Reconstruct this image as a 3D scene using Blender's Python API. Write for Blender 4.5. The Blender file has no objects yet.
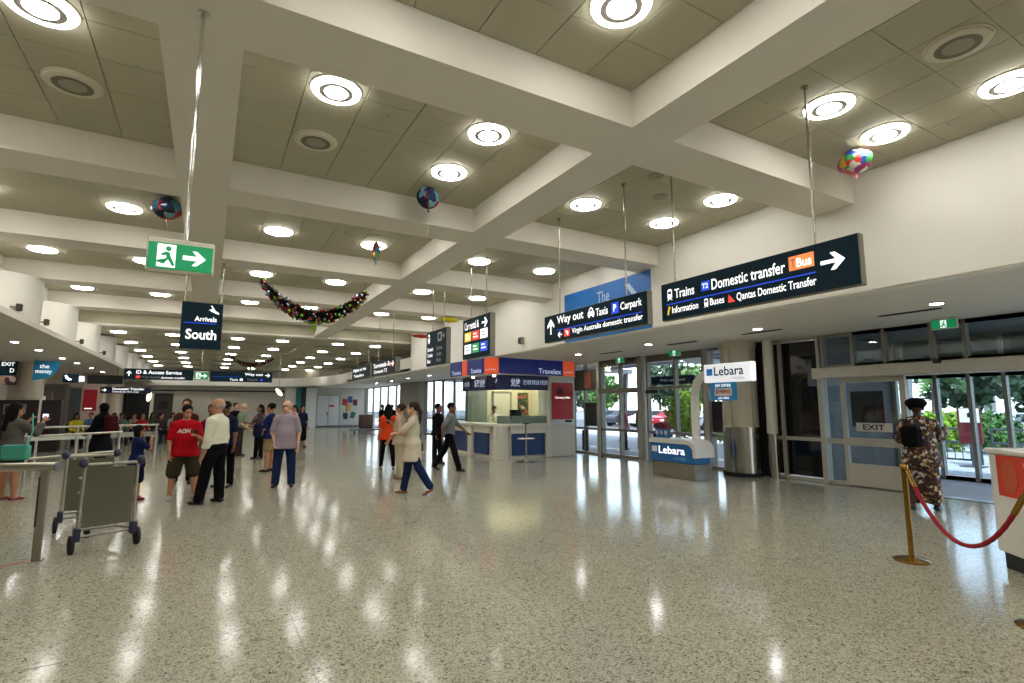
import bpy, math, random
import numpy as np
from mathutils import Matrix, Vector

# ---------------------------------------------------------------- camera, world, light, exposure
F_PX, CX, CY, EYE = 530.0, 512.0, 341.5, 1.6
VPX, VPY = 207.0, 407.0
PITCH = math.atan((VPY - CY) / F_PX)
YAW = math.atan((CX - VPX) / math.hypot(F_PX, VPY - CY))
scene = bpy.context.scene
COL = scene.collection
cam_data = bpy.data.cameras.new('camera')
cam_data.sensor_width = 36.0
cam_data.lens = F_PX / 1024.0 * 36.0
cam_data.clip_start = 0.05
cam_data.clip_end = 500
cam = bpy.data.objects.new('camera', cam_data)
COL.objects.link(cam)
cam.location = (0, 0, EYE)
cam.rotation_euler = (math.pi / 2 + PITCH, 0, -YAW)
scene.camera = cam

world = bpy.data.worlds.new('sky')
scene.world = world
world.use_nodes = True
wn = world.node_tree.nodes
wl = world.node_tree.links
sky = wn.new('ShaderNodeTexSky')
sky.sky_type = 'NISHITA'
sky.sun_disc = False
sky.sun_elevation = math.radians(48)
sky.sun_rotation = math.radians(60)
sky.air_density = 1.0
sky.dust_density = 0.6
sky.ozone_density = 3.0
bg = wn['Background']
hs = wn.new('ShaderNodeHueSaturation')
hs.inputs['Saturation'].default_value = 0.45
wl.new(sky.outputs[0], hs.inputs['Color'])
wl.new(hs.outputs[0], bg.inputs[0])
bg.inputs[1].default_value = 0.55

sun_data = bpy.data.lights.new('sun', 'SUN')
sun_data.energy = 6.0
sun_data.angle = math.radians(1.0)
sun_data.color = (1.0, 0.95, 0.88)
sun = bpy.data.objects.new('sun', sun_data)
COL.objects.link(sun)
sun.rotation_euler = Vector((.5, .34, -.8)).to_track_quat('-Z', 'Y').to_euler()
sky.sun_rotation = math.radians(236)

vs = scene.view_settings
vs.view_transform = 'Standard'
vs.look = 'None'
vs.gamma = 1.0
vs.use_curve_mapping = False
vs.exposure = 0.5
LAMP = 20.0           # radiance of the ceiling fittings

# ---------------------------------------------------------------- pixel -> place
_fw = np.array([math.sin(YAW) * math.cos(PITCH), math.cos(YAW) * math.cos(PITCH), math.sin(PITCH)])
_r = np.array([math.cos(YAW), -math.sin(YAW), 0.0])
_u = np.cross(_r, _fw)
_C = np.array([0, 0, EYE])
def _ray(x, y): return (x - CX) * _r - (y - CY) * _u + F_PX * _fw
def atZ(x, y, z=0.0):
    d = _ray(x, y); return Vector(_C + d * (z - EYE) / d[2])
def atX(x, y, X):
    d = _ray(x, y); return Vector(_C + d * X / d[0])
def atY(x, y, Y):
    d = _ray(x, y); return Vector(_C + d * Y / d[1])

# ---------------------------------------------------------------- materials
_M = {}
def lin(c):
    out = []
    for v in c[:3]:
        v = v / 255.0
        out.append(v / 12.92 if v <= 0.04045 else ((v + 0.055) / 1.055) ** 2.4)
    return tuple(out)
def mat(name, rgb, rough=0.5, metal=0.0, var=0.05, scale=6.0, emit=None, estr=0.0, spec=0.5, bump=0.0, bscale=40.0):
    if name in _M: return _M[name]
    m = bpy.data.materials.new(name); m.use_nodes = True
    n, l = m.node_tree.nodes, m.node_tree.links
    b = n['Principled BSDF']
    c = lin(rgb)
    tc = n.new('ShaderNodeTexCoord'); no = n.new('ShaderNodeTexNoise')
    no.inputs['Scale'].default_value = scale; no.inputs['Detail'].default_value = 3
    l.new(tc.outputs['Object'], no.inputs['Vector'])
    mx = n.new('ShaderNodeMix'); mx.data_type = 'RGBA'
    mx.inputs[6].default_value = (*[min(1, v * (1 - var)) for v in c], 1)
    mx.inputs[7].default_value = (*[min(1, v * (1 + var)) for v in c], 1)
    l.new(no.outputs[0], mx.inputs[0]); l.new(mx.outputs[2], b.inputs['Base Color'])
    b.inputs['Roughness'].default_value = rough
    b.inputs['Metallic'].default_value = metal
    b.inputs['Specular IOR Level'].default_value = spec
    if emit is not None:
        b.inputs['Emission Color'].default_value = (*lin(emit), 1)
        b.inputs['Emission Strength'].default_value = estr
    if bump:
        n2 = n.new('ShaderNodeTexNoise'); n2.inputs['Scale'].default_value = bscale
        l.new(tc.outputs['Object'], n2.inputs['Vector'])
        bp = n.new('ShaderNodeBump'); bp.inputs['Strength'].default_value = bump; bp.inputs['Distance'].default_value = 0.01
        l.new(n2.outputs[0], bp.inputs['Height']); l.new(bp.outputs[0], b.inputs['Normal'])
    _M[name] = m
    return m
def glass_mat(name, tint=(0.86, 0.92, 0.95), refl=1.0):
    if name in _M: return _M[name]
    m = bpy.data.materials.new(name); m.use_nodes = True
    n, l = m.node_tree.nodes, m.node_tree.links
    for x in list(n): n.remove(x)
    o = n.new('ShaderNodeOutputMaterial'); t = n.new('ShaderNodeBsdfTransparent'); g = n.new('ShaderNodeBsdfGlossy')
    lw = n.new('ShaderNodeLayerWeight'); pw = n.new('ShaderNodeMath'); mx = n.new('ShaderNodeMixShader'); mu = n.new('ShaderNodeMath')
    t.inputs[0].default_value = (*tint, 1); g.inputs['Roughness'].default_value = 0.02
    pw.operation = 'POWER'; pw.inputs[1].default_value = 5.0; mu.operation = 'MULTIPLY_ADD'; mu.inputs[1].default_value = 0.9 * refl; mu.inputs[2].default_value = 0.045 * refl
    l.new(lw.outputs['Facing'], pw.inputs[0]); l.new(pw.outputs[0], mu.inputs[0]); l.new(mu.outputs[0], mx.inputs[0])
    l.new(t.outputs[0], mx.inputs[1]); l.new(g.outputs[0], mx.inputs[2]); l.new(mx.outputs[0], o.inputs[0])
    _M[name] = m
    return m
def floor_mat():
    m = bpy.data.materials.new('terrazzo'); m.use_nodes = True
    n, l = m.node_tree.nodes, m.node_tree.links
    b = n['Principled BSDF']
    tc = n.new('ShaderNodeTexCoord')
    def chips(scale):
        v = n.new('ShaderNodeTexVoronoi'); v.inputs['Scale'].default_value = scale
        l.new(tc.outputs['Object'], v.inputs['Vector'])
        s = n.new('ShaderNodeSeparateColor'); l.new(v.outputs['Color'], s.inputs[0]); return s, v
    def ramp(stops):
        r = n.new('ShaderNodeValToRGB'); r.color_ramp.interpolation = 'CONSTANT'
        e = r.color_ramp.elements
        e[0].position = stops[0][0]; e[0].color = (*lin(stops[0][1]), 1)
        e[1].position = stops[1][0]; e[1].color = (*lin(stops[1][1]), 1)
        for p, c in stops[2:]:
            q = e.new(p); q.color = (*lin(c), 1)
        return r
    s1, v1 = chips(105.0)
    r1 = ramp([(0, (52, 54, 56)), (0.14, (104, 101, 90)), (0.26, (170, 166, 145)), (0.52, (183, 179, 158)), (0.76, (158, 153, 132)), (0.92, (203, 200, 185))])
    l.new(s1.outputs[0], r1.inputs[0])
    s2, v2 = chips(50.0)
    r2 = ramp([(0, (70, 70, 70)), (0.07, (140, 136, 118)), (0.12, (173, 169, 148)), (0.6, (179, 175, 153))])
    l.new(s2.outputs[1], r2.inputs[0])
    mx = n.new('ShaderNodeMix'); mx.data_type = 'RGBA'; mx.inputs[0].default_value = 0.4
    l.new(r1.outputs[0], mx.inputs[6]); l.new(r2.outputs[0], mx.inputs[7])
    no = n.new('ShaderNodeTexNoise'); no.inputs['Scale'].default_value = 0.6; no.inputs['Detail'].default_value = 4
    l.new(tc.outputs['Object'], no.inputs['Vector'])
    mr = n.new('ShaderNodeMapRange'); mr.inputs[3].default_value = 0.9; mr.inputs[4].default_value = 1.08
    l.new(no.outputs[0], mr.inputs[0])
    vm = n.new('ShaderNodeVectorMath'); vm.operation = 'SCALE'
    l.new(mx.outputs[2], vm.inputs[0]); l.new(mr.outputs[0], vm.inputs['Scale'])
    l.new(vm.outputs[0], b.inputs['Base Color'])
    b.inputs['Roughness'].default_value = 0.12
    b.inputs['Specular IOR Level'].default_value = 0.2
    n3 = n.new('ShaderNodeTexNoise'); n3.inputs['Scale'].default_value = 2.2; n3.inputs['Detail'].default_value = 2
    l.new(tc.outputs['Object'], n3.inputs['Vector'])
    bp = n.new('ShaderNodeBump'); bp.inputs['Strength'].default_value = 0.05; bp.inputs['Distance'].default_value = 0.04
    l.new(n3.outputs[0], bp.inputs['Height']); l.new(bp.outputs[0], b.inputs['Normal'])
    _M['terrazzo'] = m
    return m
def print_mat(name, base, spots, scale=18.0, rough=0.7):
    """cloth printed with blotches: spots = [(threshold, rgb), ...] over the random colour of Voronoi cells"""
    if name in _M: return _M[name]
    m = bpy.data.materials.new(name); m.use_nodes = True
    n, l = m.node_tree.nodes, m.node_tree.links
    b = n['Principled BSDF']; b.inputs['Roughness'].default_value = rough
    tc = n.new('ShaderNodeTexCoord'); v = n.new('ShaderNodeTexVoronoi'); v.inputs['Scale'].default_value = scale
    no = n.new('ShaderNodeTexNoise'); no.inputs['Scale'].default_value = scale * 1.4
    ad = n.new('ShaderNodeVectorMath'); ad.operation = 'MULTIPLY_ADD'
    ad.inputs[1].default_value = (0.09, 0.09, 0.09)
    l.new(tc.outputs['Object'], no.inputs['Vector']); l.new(no.outputs['Color'], ad.inputs[0]); l.new(tc.outputs['Object'], ad.inputs[2])
    l.new(ad.outputs[0], v.inputs['Vector'])
    s = n.new('ShaderNodeSeparateColor'); l.new(v.outputs['Color'], s.inputs[0])
    r = n.new('ShaderNodeValToRGB'); r.color_ramp.interpolation = 'CONSTANT'
    e = r.color_ramp.elements
    e[0].position = 0; e[0].color = (*lin(base), 1)
    e[1].position = spots[0][0]; e[1].color = (*lin(spots[0][1]), 1)
    for p, c in spots[1:]:
        q = e.new(p); q.color = (*lin(c), 1)
    l.new(s.outputs[0], r.inputs[0]); l.new(r.outputs[0], b.inputs['Base Color'])
    _M[name] = m
    return m

WHITE = mat('white paint', (232, 228, 219), 0.6, var=0.02, scale=1.5)
BEAM = mat('beam paint', (224, 218, 206), 0.65, var=0.02, scale=1.0)
PANEL = mat('ceiling panel', (178, 173, 150), 0.7, var=0.03, scale=2.0)
JOINT = mat('ceiling void', (124, 119, 102), 0.9)
ALU = mat('aluminium', (176, 176, 170), 0.38, 0.85, var=0.05)
ALUW = mat('satin frame', (168, 166, 156), 0.5, 0.25, var=0.04)
STEEL = mat('stainless steel', (176, 172, 162), 0.24, 1.0, var=0.1, scale=3)
CHROME = mat('chrome', (210, 210, 208), 0.1, 1.0)
BLACK = mat('black', (16, 16, 18), 0.4)
RUBBER = mat('rubber', (22, 22, 22), 0.75)
NAVY = mat('sign navy', (13, 40, 54), 0.55, var=0.03, spec=0.15)
SIGNW = mat('sign lettering lit', (245, 245, 245), 0.4, emit=(255, 255, 255), estr=0.75)
SIGNB = mat('sign blue lit', (20, 70, 200), 0.4, emit=(20, 70, 215), estr=0.6)
GLASS = glass_mat('clear glass')
DARKGLASS = mat('dark tinted glass', (14, 12, 12), 0.04, spec=0.6)

# ---------------------------------------------------------------- mesh building
class MB:
    def __init__(s): s.v = []; s.f = []
    def add(s, v, f):
        o = len(s.v); s.v += [tuple(p) for p in v]; s.f += [tuple(i + o for i in q) for q in f]; return s
    def box(s, x0, x1, y0, y1, z0, z1, c=0.0):
        if x0 > x1: x0, x1 = x1, x0
        if y0 > y1: y0, y1 = y1, y0
        if z0 > z1: z0, z1 = z1, z0
        c = min(c, (x1 - x0) * .49, (y1 - y0) * .49, (z1 - z0) * .49)
        if c <= 0:
            v = [(x, y, z) for z in (z0, z1) for y in (y0, y1) for x in (x0, x1)]
            return s.add(v, [(0, 2, 3, 1), (4, 5, 7, 6), (0, 1, 5, 4), (2, 6, 7, 3), (0, 4, 6, 2), (1, 3, 7, 5)])
        v = []; idx = {}
        for k, z in enumerate((z0, z1)):
            for j, y in enumerate((y0, y1)):
                for i, x in enumerate((x0, x1)):
                    sx, sy, sz = (1, -1)[i], (1, -1)[j], (1, -1)[k]
                    for a, p in enumerate(((x, y + sy * c, z + sz * c), (x + sx * c, y, z + sz * c), (x + sx * c, y + sy * c, z))):
                        idx[i, j, k, a] = len(v); v.append(p)
        f = []
        g = lambda *t: idx[t]
        for k in (0, 1): f.append([g(0, 0, k, 2), g(0, 1, k, 2), g(1, 1, k, 2), g(1, 0, k, 2)])
        for j in (0, 1): f.append([g(0, j, 0, 1), g(1, j, 0, 1), g(1, j, 1, 1), g(0, j, 1, 1)])
        for i in (0, 1): f.append([g(i, 0, 0, 0), g(i, 1, 0, 0), g(i, 1, 1, 0), g(i, 0, 1, 0)])
        for i in (0, 1):
            for j in (0, 1): f.append([g(i, j, 0, 0), g(i, j, 1, 0), g(i, j, 1, 1), g(i, j, 0, 1)])
        for i in (0, 1):
            for k in (0, 1): f.append([g(i, 0, k, 0), g(i, 1, k, 0), g(i, 1, k, 2), g(i, 0, k, 2)])
        for j in (0, 1):
            for k in (0, 1): f.append([g(0, j, k, 1), g(1, j, k, 1), g(1, j, k, 2), g(0, j, k, 2)])
        for i in (0, 1):
            for j in (0, 1):
                for k in (0, 1): f.append([g(i, j, k, 0), g(i, j, k, 1), g(i, j, k, 2)])
        return s.add(v, f)
    def tube(s, pts, r, n=10, caps=True, radii=None):
        pts = [Vector(p) for p in pts]; rings = []
        up = None
        for i, p in enumerate(pts):
            t = (pts[min(i + 1, len(pts) - 1)] - pts[max(i - 1, 0)]).normalized()
            if up is None:
                up = Vector((0, 0, 1)) if abs(t.z) < .9 else Vector((1, 0, 0))
            a = t.cross(up).normalized(); b = a.cross(t).normalized(); up = b
            rr = radii[i] if radii else r
            rings.append([p + rr * (math.cos(2 * math.pi * k / n) * a + math.sin(2 * math.pi * k / n) * b) for k in range(n)])
        v = [q for g in rings for q in g]; f = []
        for i in range(len(rings) - 1):
            for k in range(n):
                f.append((i * n + k, i * n + (k + 1) % n, (i + 1) * n + (k + 1) % n, (i + 1) * n + k))
        if caps: f += [tuple(range(n))[::-1], tuple((len(rings) - 1) * n + k for k in range(n))]
        return s.add(v, f)
    def lathe(s, prof, c=(0, 0, 0), n=24, axis='z', ang=2 * math.pi, a0=0.0):
        """prof: list of (radius, height)"""
        full = abs(ang - 2 * math.pi) < 1e-6
        m = n if full else n + 1
        v = []
        for r, h in prof:
            for k in range(m):
                a = a0 + ang * k / n
                p = (r * math.cos(a), r * math.sin(a), h)
                if axis == 'x': p = (p[2], p[0], p[1])
                if axis == 'y': p = (p[1], p[2], p[0])
                v.append((p[0] + c[0], p[1] + c[1], p[2] + c[2]))
        f = []
        for i in range(len(prof) - 1):
            for k in range(n):
                k2 = (k + 1) % m
                f.append((i * m + k, i * m + k2, (i + 1) * m + k2, (i + 1) * m + k))
        if full:
            if prof[0][0] > 1e-5: f.append(tuple(range(m))[::-1])
            if prof[-1][0] > 1e-5: f.append(tuple((len(prof) - 1) * m + k for k in range(m)))
        return s.add(v, f)
    def prism(s, poly, z0, z1):
        n = len(poly)
        v = [(x, y, z0) for x, y in poly] + [(x, y, z1) for x, y in poly]
        f = [tuple(range(n))[::-1], tuple(range(n, 2 * n))] + [(i, (i + 1) % n, n + (i + 1) % n, n + i) for i in range(n)]
        return s.add(v, f)
    def ball(s, c, r, nu=10, nv=7):
        rx, ry, rz = (r, r, r) if not isinstance(r, (tuple, list)) else r
        pr = [(math.sin(math.pi * i / nv), -math.cos(math.pi * i / nv)) for i in range(nv + 1)]
        v = []
        for a, h in pr:
            for k in range(nu):
                t = 2 * math.pi * k / nu
                v.append((c[0] + rx * a * math.cos(t), c[1] + ry * a * math.sin(t), c[2] + rz * h))
        f = [(i * nu + k, i * nu + (k + 1) % nu, (i + 1) * nu + (k + 1) % nu, (i + 1) * nu + k) for i in range(nv) for k in range(nu)]
        return s.add(v, f)
    def xf(s, M):
        s.v = [tuple(M @ Vector(p)) for p in s.v]; return s
    def build(s, name, m, parent=None, smooth=False, loc=None):
        me = bpy.data.meshes.new(name)
        me.from_pydata(s.v, [], s.f)
        me.materials.append(m)
        me.validate()
        if smooth:
            me.shade_smooth()
            me.set_sharp_from_angle(angle=0.7)
        fixn(me)
        return link(name, me, parent, loc)
def fixn(me):
    import bmesh
    bm = bmesh.new(); bm.from_mesh(me); bmesh.ops.recalc_face_normals(bm, faces=bm.faces); bm.to_mesh(me); bm.free()
def link(name, me, parent=None, loc=None):
    o = bpy.data.objects.new(name, me); COL.objects.link(o)
    if parent is not None: o.parent = parent
    if loc is not None: o.location = loc
    return o
def empty(name, loc=(0, 0, 0), rz=0.0, parent=None):
    o = bpy.data.objects.new(name, None); COL.objects.link(o); o.location = loc; o.rotation_euler = (0, 0, rz)
    o.empty_display_size = 0.1
    if parent is not None: o.parent = parent
    return o
def tag(o, label, cat, group=None):
    o['label'] = label; o['category'] = cat
    if group: o['group'] = group
    return o
def struct(o, label=None):
    o['kind'] = 'structure'
    if label: o['label'] = label
    return o
def stuff(o): o['kind'] = 'stuff'; return o
def thing(name, label, cat, loc=(0, 0, 0), rz=0.0, group=None):
    return tag(empty(name, loc, rz), label, cat, group)
def copy_tree(o, parent=None):
    c = o.copy(); COL.objects.link(c); c.parent = parent
    for ch in list(o.children): copy_tree(ch, c)
    return c
# lettering is collected and turned into meshes at the end, fitted to its box
_TXT = []
def text(s, parent, x, y, w, h, m, z=0.004, name='lettering', bold=0.0, depth=0.002, shear=0.0):
    """fit the string into the box (x, y) lower left, w x h, in the parent's local x/y plane"""
    cu = bpy.data.curves.new(name, 'FONT'); cu.body = s; cu.size = 1.0; cu.offset = bold; cu.shear = shear
    cu.resolution_u = 3
    o = bpy.data.objects.new(name + '_curve', cu); COL.objects.link(o)
    _TXT.append((o, name, parent, x, y, w, h, m, z, depth))
def flush_text():
    bpy.context.view_layer.update()
    dg = bpy.context.evaluated_depsgraph_get()
    out = []
    for o, name, parent, x, y, w, h, m, z, depth in _TXT:
        me = bpy.data.meshes.new_from_object(o.evaluated_get(dg))
        n = len(me.vertices)
        co = np.zeros(n * 3); me.vertices.foreach_get('co', co); co = co.reshape(-1, 3)
        if n:
            lo, hi = co.min(0), co.max(0)
            sc = h / max(1e-6, hi[1] - lo[1])
            sx = w / max(1e-6, hi[0] - lo[0]) if w else sc
            co[:, 0] = (co[:, 0] - lo[0]) * sx + x
            co[:, 1] = (co[:, 1] - lo[1]) * sc + y
            co[:, 2] = z
            me.vertices.foreach_set('co', co.ravel())
        me.materials.clear(); me.materials.append(m); me.name = name; me.update()
        out.append((o, me, name, parent))
    for o, me, name, parent in out:
        cu = o.data
        bpy.data.objects.remove(o); bpy.data.curves.remove(cu)
        link(name, me, parent)
def flat(poly, name, m, parent, z=0.004, d=0.003):
    """a small raised plate with the given outline in the parent's x/y plane"""
    return MB().prism(poly, z - d, z).build(name, m, parent)
def rect(x, y, w, h): return [(x, y), (x + w, y), (x + w, y + h), (x, y + h)]
def face_matrix(loc, facing):
    """local x to the reader's right, y up, z towards the reader"""
    ax = {'-X': ((0, -1, 0), (0, 0, 1), (-1, 0, 0)), '-Y': ((1, 0, 0), (0, 0, 1), (0, -1, 0)), '+X': ((0, 1, 0), (0, 0, 1), (1, 0, 0))}[facing]
    M = Matrix.Identity(4)
    for i in range(3):
        for j in range(3): M[j][i] = ax[i][j]
    M.translation = Vector(loc)
    return M
# ================================================================ THE SETTING
TERRAZZO = floor_mat()
floor = struct(MB().box(-16.3, 11.75, -8.2, 46.2, -0.2, 0.0).build('floor', TERRAZZO), 'polished speckled terrazzo floor')
STRIP = mat('divider strip', (120, 114, 100), 0.35, 0.5)
strip_y = MB().box(-0.003, 0.003, 0, 54, 0, 0.0012).build('divider_strip', STRIP, floor, loc=(0.66, -8.1, 0))
strip_x = MB().box(0, 27.6, -0.003, 0.003, 0, 0.0012).build('divider_strip', STRIP, floor, loc=(-16.0, 4.5, 0))
for X in (-3.02, 4.34, 8.02):
    c = strip_y.copy(); COL.objects.link(c); c.location = (X, -8.1, 0)
for Y in (0.8, 8.2, 11.9, 15.6, 19.3, 23.0):
    c = strip_x.copy(); COL.objects.link(c); c.location = (-16.0, Y, 0)

# ---- ceiling: slab, beams, panels
ZB, ZC, ZF = 4.37, 4.75, 4.41
LB, CB = (-0.48, 0.08), (3.52, 4.09)            # the two long beams
WL, WR = -3.92, 7.55                            # inner faces of the bulkheads
T0, TP, TW = 3.74, 3.68, 0.62                   # cross beams: first near edge, pitch, width
YF = T0 + 5 * TP                                # from here on the ceiling is flat and lower
ceiling = struct(MB().box(-4.3, 9.4, -8.2, 46.2, 4.80, 5.1).build('ceiling', JOINT), 'coffered ceiling with khaki metal panels between white beams')
def part_box(name, parent, m, *b, c=0.0): return MB().box(*b, c=c).build(name, m, parent)
for a, b in (LB, CB):
    part_box('long_beam', ceiling, BEAM, a, b, -8.2, YF, ZB, 4.82)
cols = ((WL, LB[0]), (LB[1], CB[0]), (CB[1], WR))
rows = []
for k in range(-3, 5):
    y = T0 + k * TP
    for a, b in cols: part_box('cross_beam', ceiling, BEAM, a, b, y, y + TW, ZB, 4.82)
    rows.append((y + TW, y + TP))
# flat part at the far end with shallow ribs
part_box('flat_ceiling', ceiling, PANEL, WL, 9.3, YF, 46.0, ZF, 4.82)
part_box('end_beam', ceiling, BEAM, WL, WR, YF, YF + 0.5, ZB - 0.03, ZF)
for k in range(1, 7):
    y = YF + k * TP
    part_box('rib', ceiling, PANEL, WL, 9.0, y, y + 0.55, ZF - 0.07, ZF)
for a, b in (LB, CB): part_box('rib', ceiling, PANEL, a, b, YF + 0.5, 45.8, ZF - 0.075, ZF)
# panels: 6 x 5.5 to a coffer
PW, PD = 3.44 / 6, 0.5575
def panel_mesh(w, d):
    mb = MB().box(0.0035, w - 0.0035, 0.002, d - 0.002, 0, 0.02, c=0.003)
    o = mb.build('panel', PANEL); me = o.data; bpy.data.objects.remove(o); return me
PM, PMH = panel_mesh(PW, PD), panel_mesh(PW, PD * 0.5)
for ri, (y0, y1) in enumerate(rows):
    for (x0, x1) in cols:
        single = ri in (2, 3) or (ri == 4 and x0 > -1 and x0 < 3)
        v = MB()
        for i in range(6):
            for j in range(6):
                yy = y1 - PD * (j + 1) if j < 5 else y0
                hgt = PD if j < 5 else (y1 - 5 * PD - y0)
                if single:
                    me = PM if j < 5 else PMH
                    o = link('panel', me, ceiling, (x0 + i * PW, yy if j < 5 else y1 - 5.5 * PD, ZC))
                else:
                    v.box(x0 + i * PW + 0.003, x0 + (i + 1) * PW - 0.003, yy + 0.002, yy + hgt - 0.002, ZC, ZC + 0.02)
        if not single: stuff(v.build('panel_field', PANEL, ceiling))
# small ceiling fittings: sprinkler heads and speaker roses
for (x, y) in ((-0.75, 5.74), (1.5, 5.38), (7.04, 2.43), (5.4, 6.6), (2.0, 9.6)):
    MB().lathe([(0.03, 0), (0.03, -0.008), (0.012, -0.012), (0.008, -0.03), (0.02, -0.032), (0.0, -0.034)], (x, y, ZC), 14).build('sprinkler_head', ALU, ceiling, True)
for (x, y) in ((5.15, 5.05), (5.75, 5.55)):
    MB().lathe([(0.11, 0), (0.11, -0.012), (0.085, -0.018), (0.0, -0.014)], (x, y, ZC), 20).build('ceiling_speaker', mat('speaker rose', (150, 145, 126), 0.6), ceiling, True)

# ---- bulkheads
SZR, SZL = 3.15, 3.28
wall_right = struct(MB().box(WR, WR + 0.2, -8.2, YF - 0.05, SZR, 4.9).build('wall_right', WHITE), 'white bulkhead over the exit doors')
wall_left = struct(MB().box(WL - 0.2, WL, -8.2, 45.0, SZL + 0.06, 4.9).build('wall_left', WHITE), 'white bulkhead on the left with rounded column casings')
for k in range(0, 12):
    y = T0 + k * TP + TW / 2
    if y > 44: break
    n = 18
    poly = [(-4.2 + 0.9 * math.cos(-1.27 + 2.54 * i / n), y + 0.9 * math.sin(-1.27 + 2.54 * i / n)) for i in range(n + 1)]
    MB().prism(poly, SZL + 0.12, ZB if k < 5 else ZF - 0.07).build('column_casing', WHITE, wall_left, True)
soffit_r = struct(MB().prism([(WR + 0.2, -8.2), (11.75, -8.2), (11.75, 45.9), (WR, 45.9), (WR, YF - 0.05), (WR + 0.2, YF - 0.05)], SZR, SZR + 0.12).build('trim_1', mat('soffit paint', (224, 218, 204), 0.6, var=0.02)), 'flat low ceiling along the exit doors')
MB().box(WR + 0.02, WR + 0.2, -8.2, YF - 0.05, SZR - 0.02, SZR).build('edge_trim', WHITE, wall_right)
soffit_l = struct(MB().box(-16.2, -3.3, -8.2, 45.9, SZL, SZL + 0.12).build('trim_2', _M['soffit paint']), 'flat low ceiling over the left side of the hall')
# curved low band at the far end
def curve_pts(n=14):
    p = [(WR, YF - 0.05), (WR, 34.0)]
    for i in range(1, n + 1):
        t = i / n
        a, b, c = (WR, 34.0), (WR, 43.6), (2.6, 44.0)
        p.append(((1 - t) ** 2 * a[0] + 2 * t * (1 - t) * b[0] + t * t * c[0], (1 - t) ** 2 * a[1] + 2 * t * (1 - t) * b[1] + t * t * c[1]))
    return p + [(WL, 44.2)]
def offset_strip(pts, d):
    out = []
    for i, p in enumerate(pts):
        a = Vector(pts[max(i - 1, 0)]); b = Vector(pts[min(i + 1, len(pts) - 1)])
        t = (b - a).normalized(); nrm = Vector((t.y, -t.x)); out.append((p[0] + nrm.x * d, p[1] + nrm.y * d))
    return out
def ribbon(pts, d, z0, z1):
    q = offset_strip(pts, d); mb = MB(); n = len(pts)
    for i in range(n - 1):
        mb.prism([pts[i], pts[i + 1], q[i + 1], q[i]], z0, z1)
    return mb
cp = curve_pts()
band = struct(ribbon(cp, 0.15, SZR - 0.03, 3.74).build('trim_3', WHITE, smooth=True), 'white curved band around the far end of the hall')
TAUPE = mat('taupe upper wall', (128, 122, 106), 0.45, 0.2, var=0.12, scale=2.5)
struct(ribbon(offset_strip(cp, 1.3), 0.12, 3.7, 4.5).build('wall_upper', TAUPE, smooth=True), 'taupe upper wall recessed behind the curved band')
struct(ribbon(offset_strip(cp, 0.1), 1.25, 3.68, 3.74).build('trim_4', WHITE), 'ledge behind the curved white band')

# ---- far wall
FY = 44.9
GREYW = mat('far wall paint', (196, 190, 176), 0.6, var=0.03)
wall_far = struct(MB().box(-5.2, 11.75, FY, FY + 0.2, 0, 3.3).build('wall_far', GREYW), 'pale wall at the far end of the hall')
SCREEN = mat('grey screen wall', (188, 182, 168), 0.7, var=0.02)
for i in range(4):
    x0 = -4.75 + i * 2.48
    part_box('screen_panel', wall_far, SCREEN, x0, x0 + 2.46, FY - 0.12, FY, 0.0, 2.72, c=0.01)
part_box('screen_head', wall_far, BLACK, -4.8, 5.2, FY - 0.14, FY, 2.72, 2.82)
part_box('curtain', wall_far, WHITE, 5.22, 6.0, FY - 0.25, FY, 0, 3.1)
part_box('teal_panel', wall_far, mat('teal panel', (32, 116, 116), 0.5), 6.02, 6.4, FY - 0.3, FY, 0, 3.1)
part_box('dark_panel', wall_far, mat('dark slot', (24, 34, 40), 0.5), 6.4, 6.75, FY - 0.3, FY, 0, 3.1)
part_box('pier', wall_far, WHITE, 6.75, 7.55, FY - 0.2, FY, 0, 3.1)
door_far = struct(empty('door_1', (8.5, FY - 0.05, 0)), 'pale double door with a small red notice on the far wall')
DOORP = mat('door paint', (206, 204, 198), 0.45)
for s in (-1, 1):
    d = part_box('door_leaf', door_far, DOORP, min(0.02 * s, 0.86 * s), max(0.02 * s, 0.86 * s), -0.06, 0, 0.02, 2.5, c=0.01)
part_box('door_frame', door_far, ALUW, -0.96, -0.88, -0.08, 0, 0, 2.6); part_box('door_frame', door_far, ALUW, 0.88, 0.96, -0.08, 0, 0, 2.6); part_box('door_frame', door_far, ALUW, -0.96, 0.96, -0.08, 0, 2.52, 2.6)
part_box('notice', door_far, mat('red notice', (190, 40, 36), 0.5), 0.05, 0.45, -0.065, -0.055, 1.62, 1.78)
part_box('door_handle', door_far, BLACK, -0.1, -0.05, -0.12, -0.05, 0.95, 1.2)
baseboard = struct(MB().box(-4.75, 11.5, FY - 0.145, FY, 0, 0.12).build('baseboard_far', mat('baseboard', (90, 86, 80), 0.5)))
# dark opening left of the screen
part_box('dark_opening', wall_far, mat('dark interior', (22, 20, 20), 0.8), -5.2, -4.8, FY - 0.1, FY, 0, 2.7)

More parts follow.
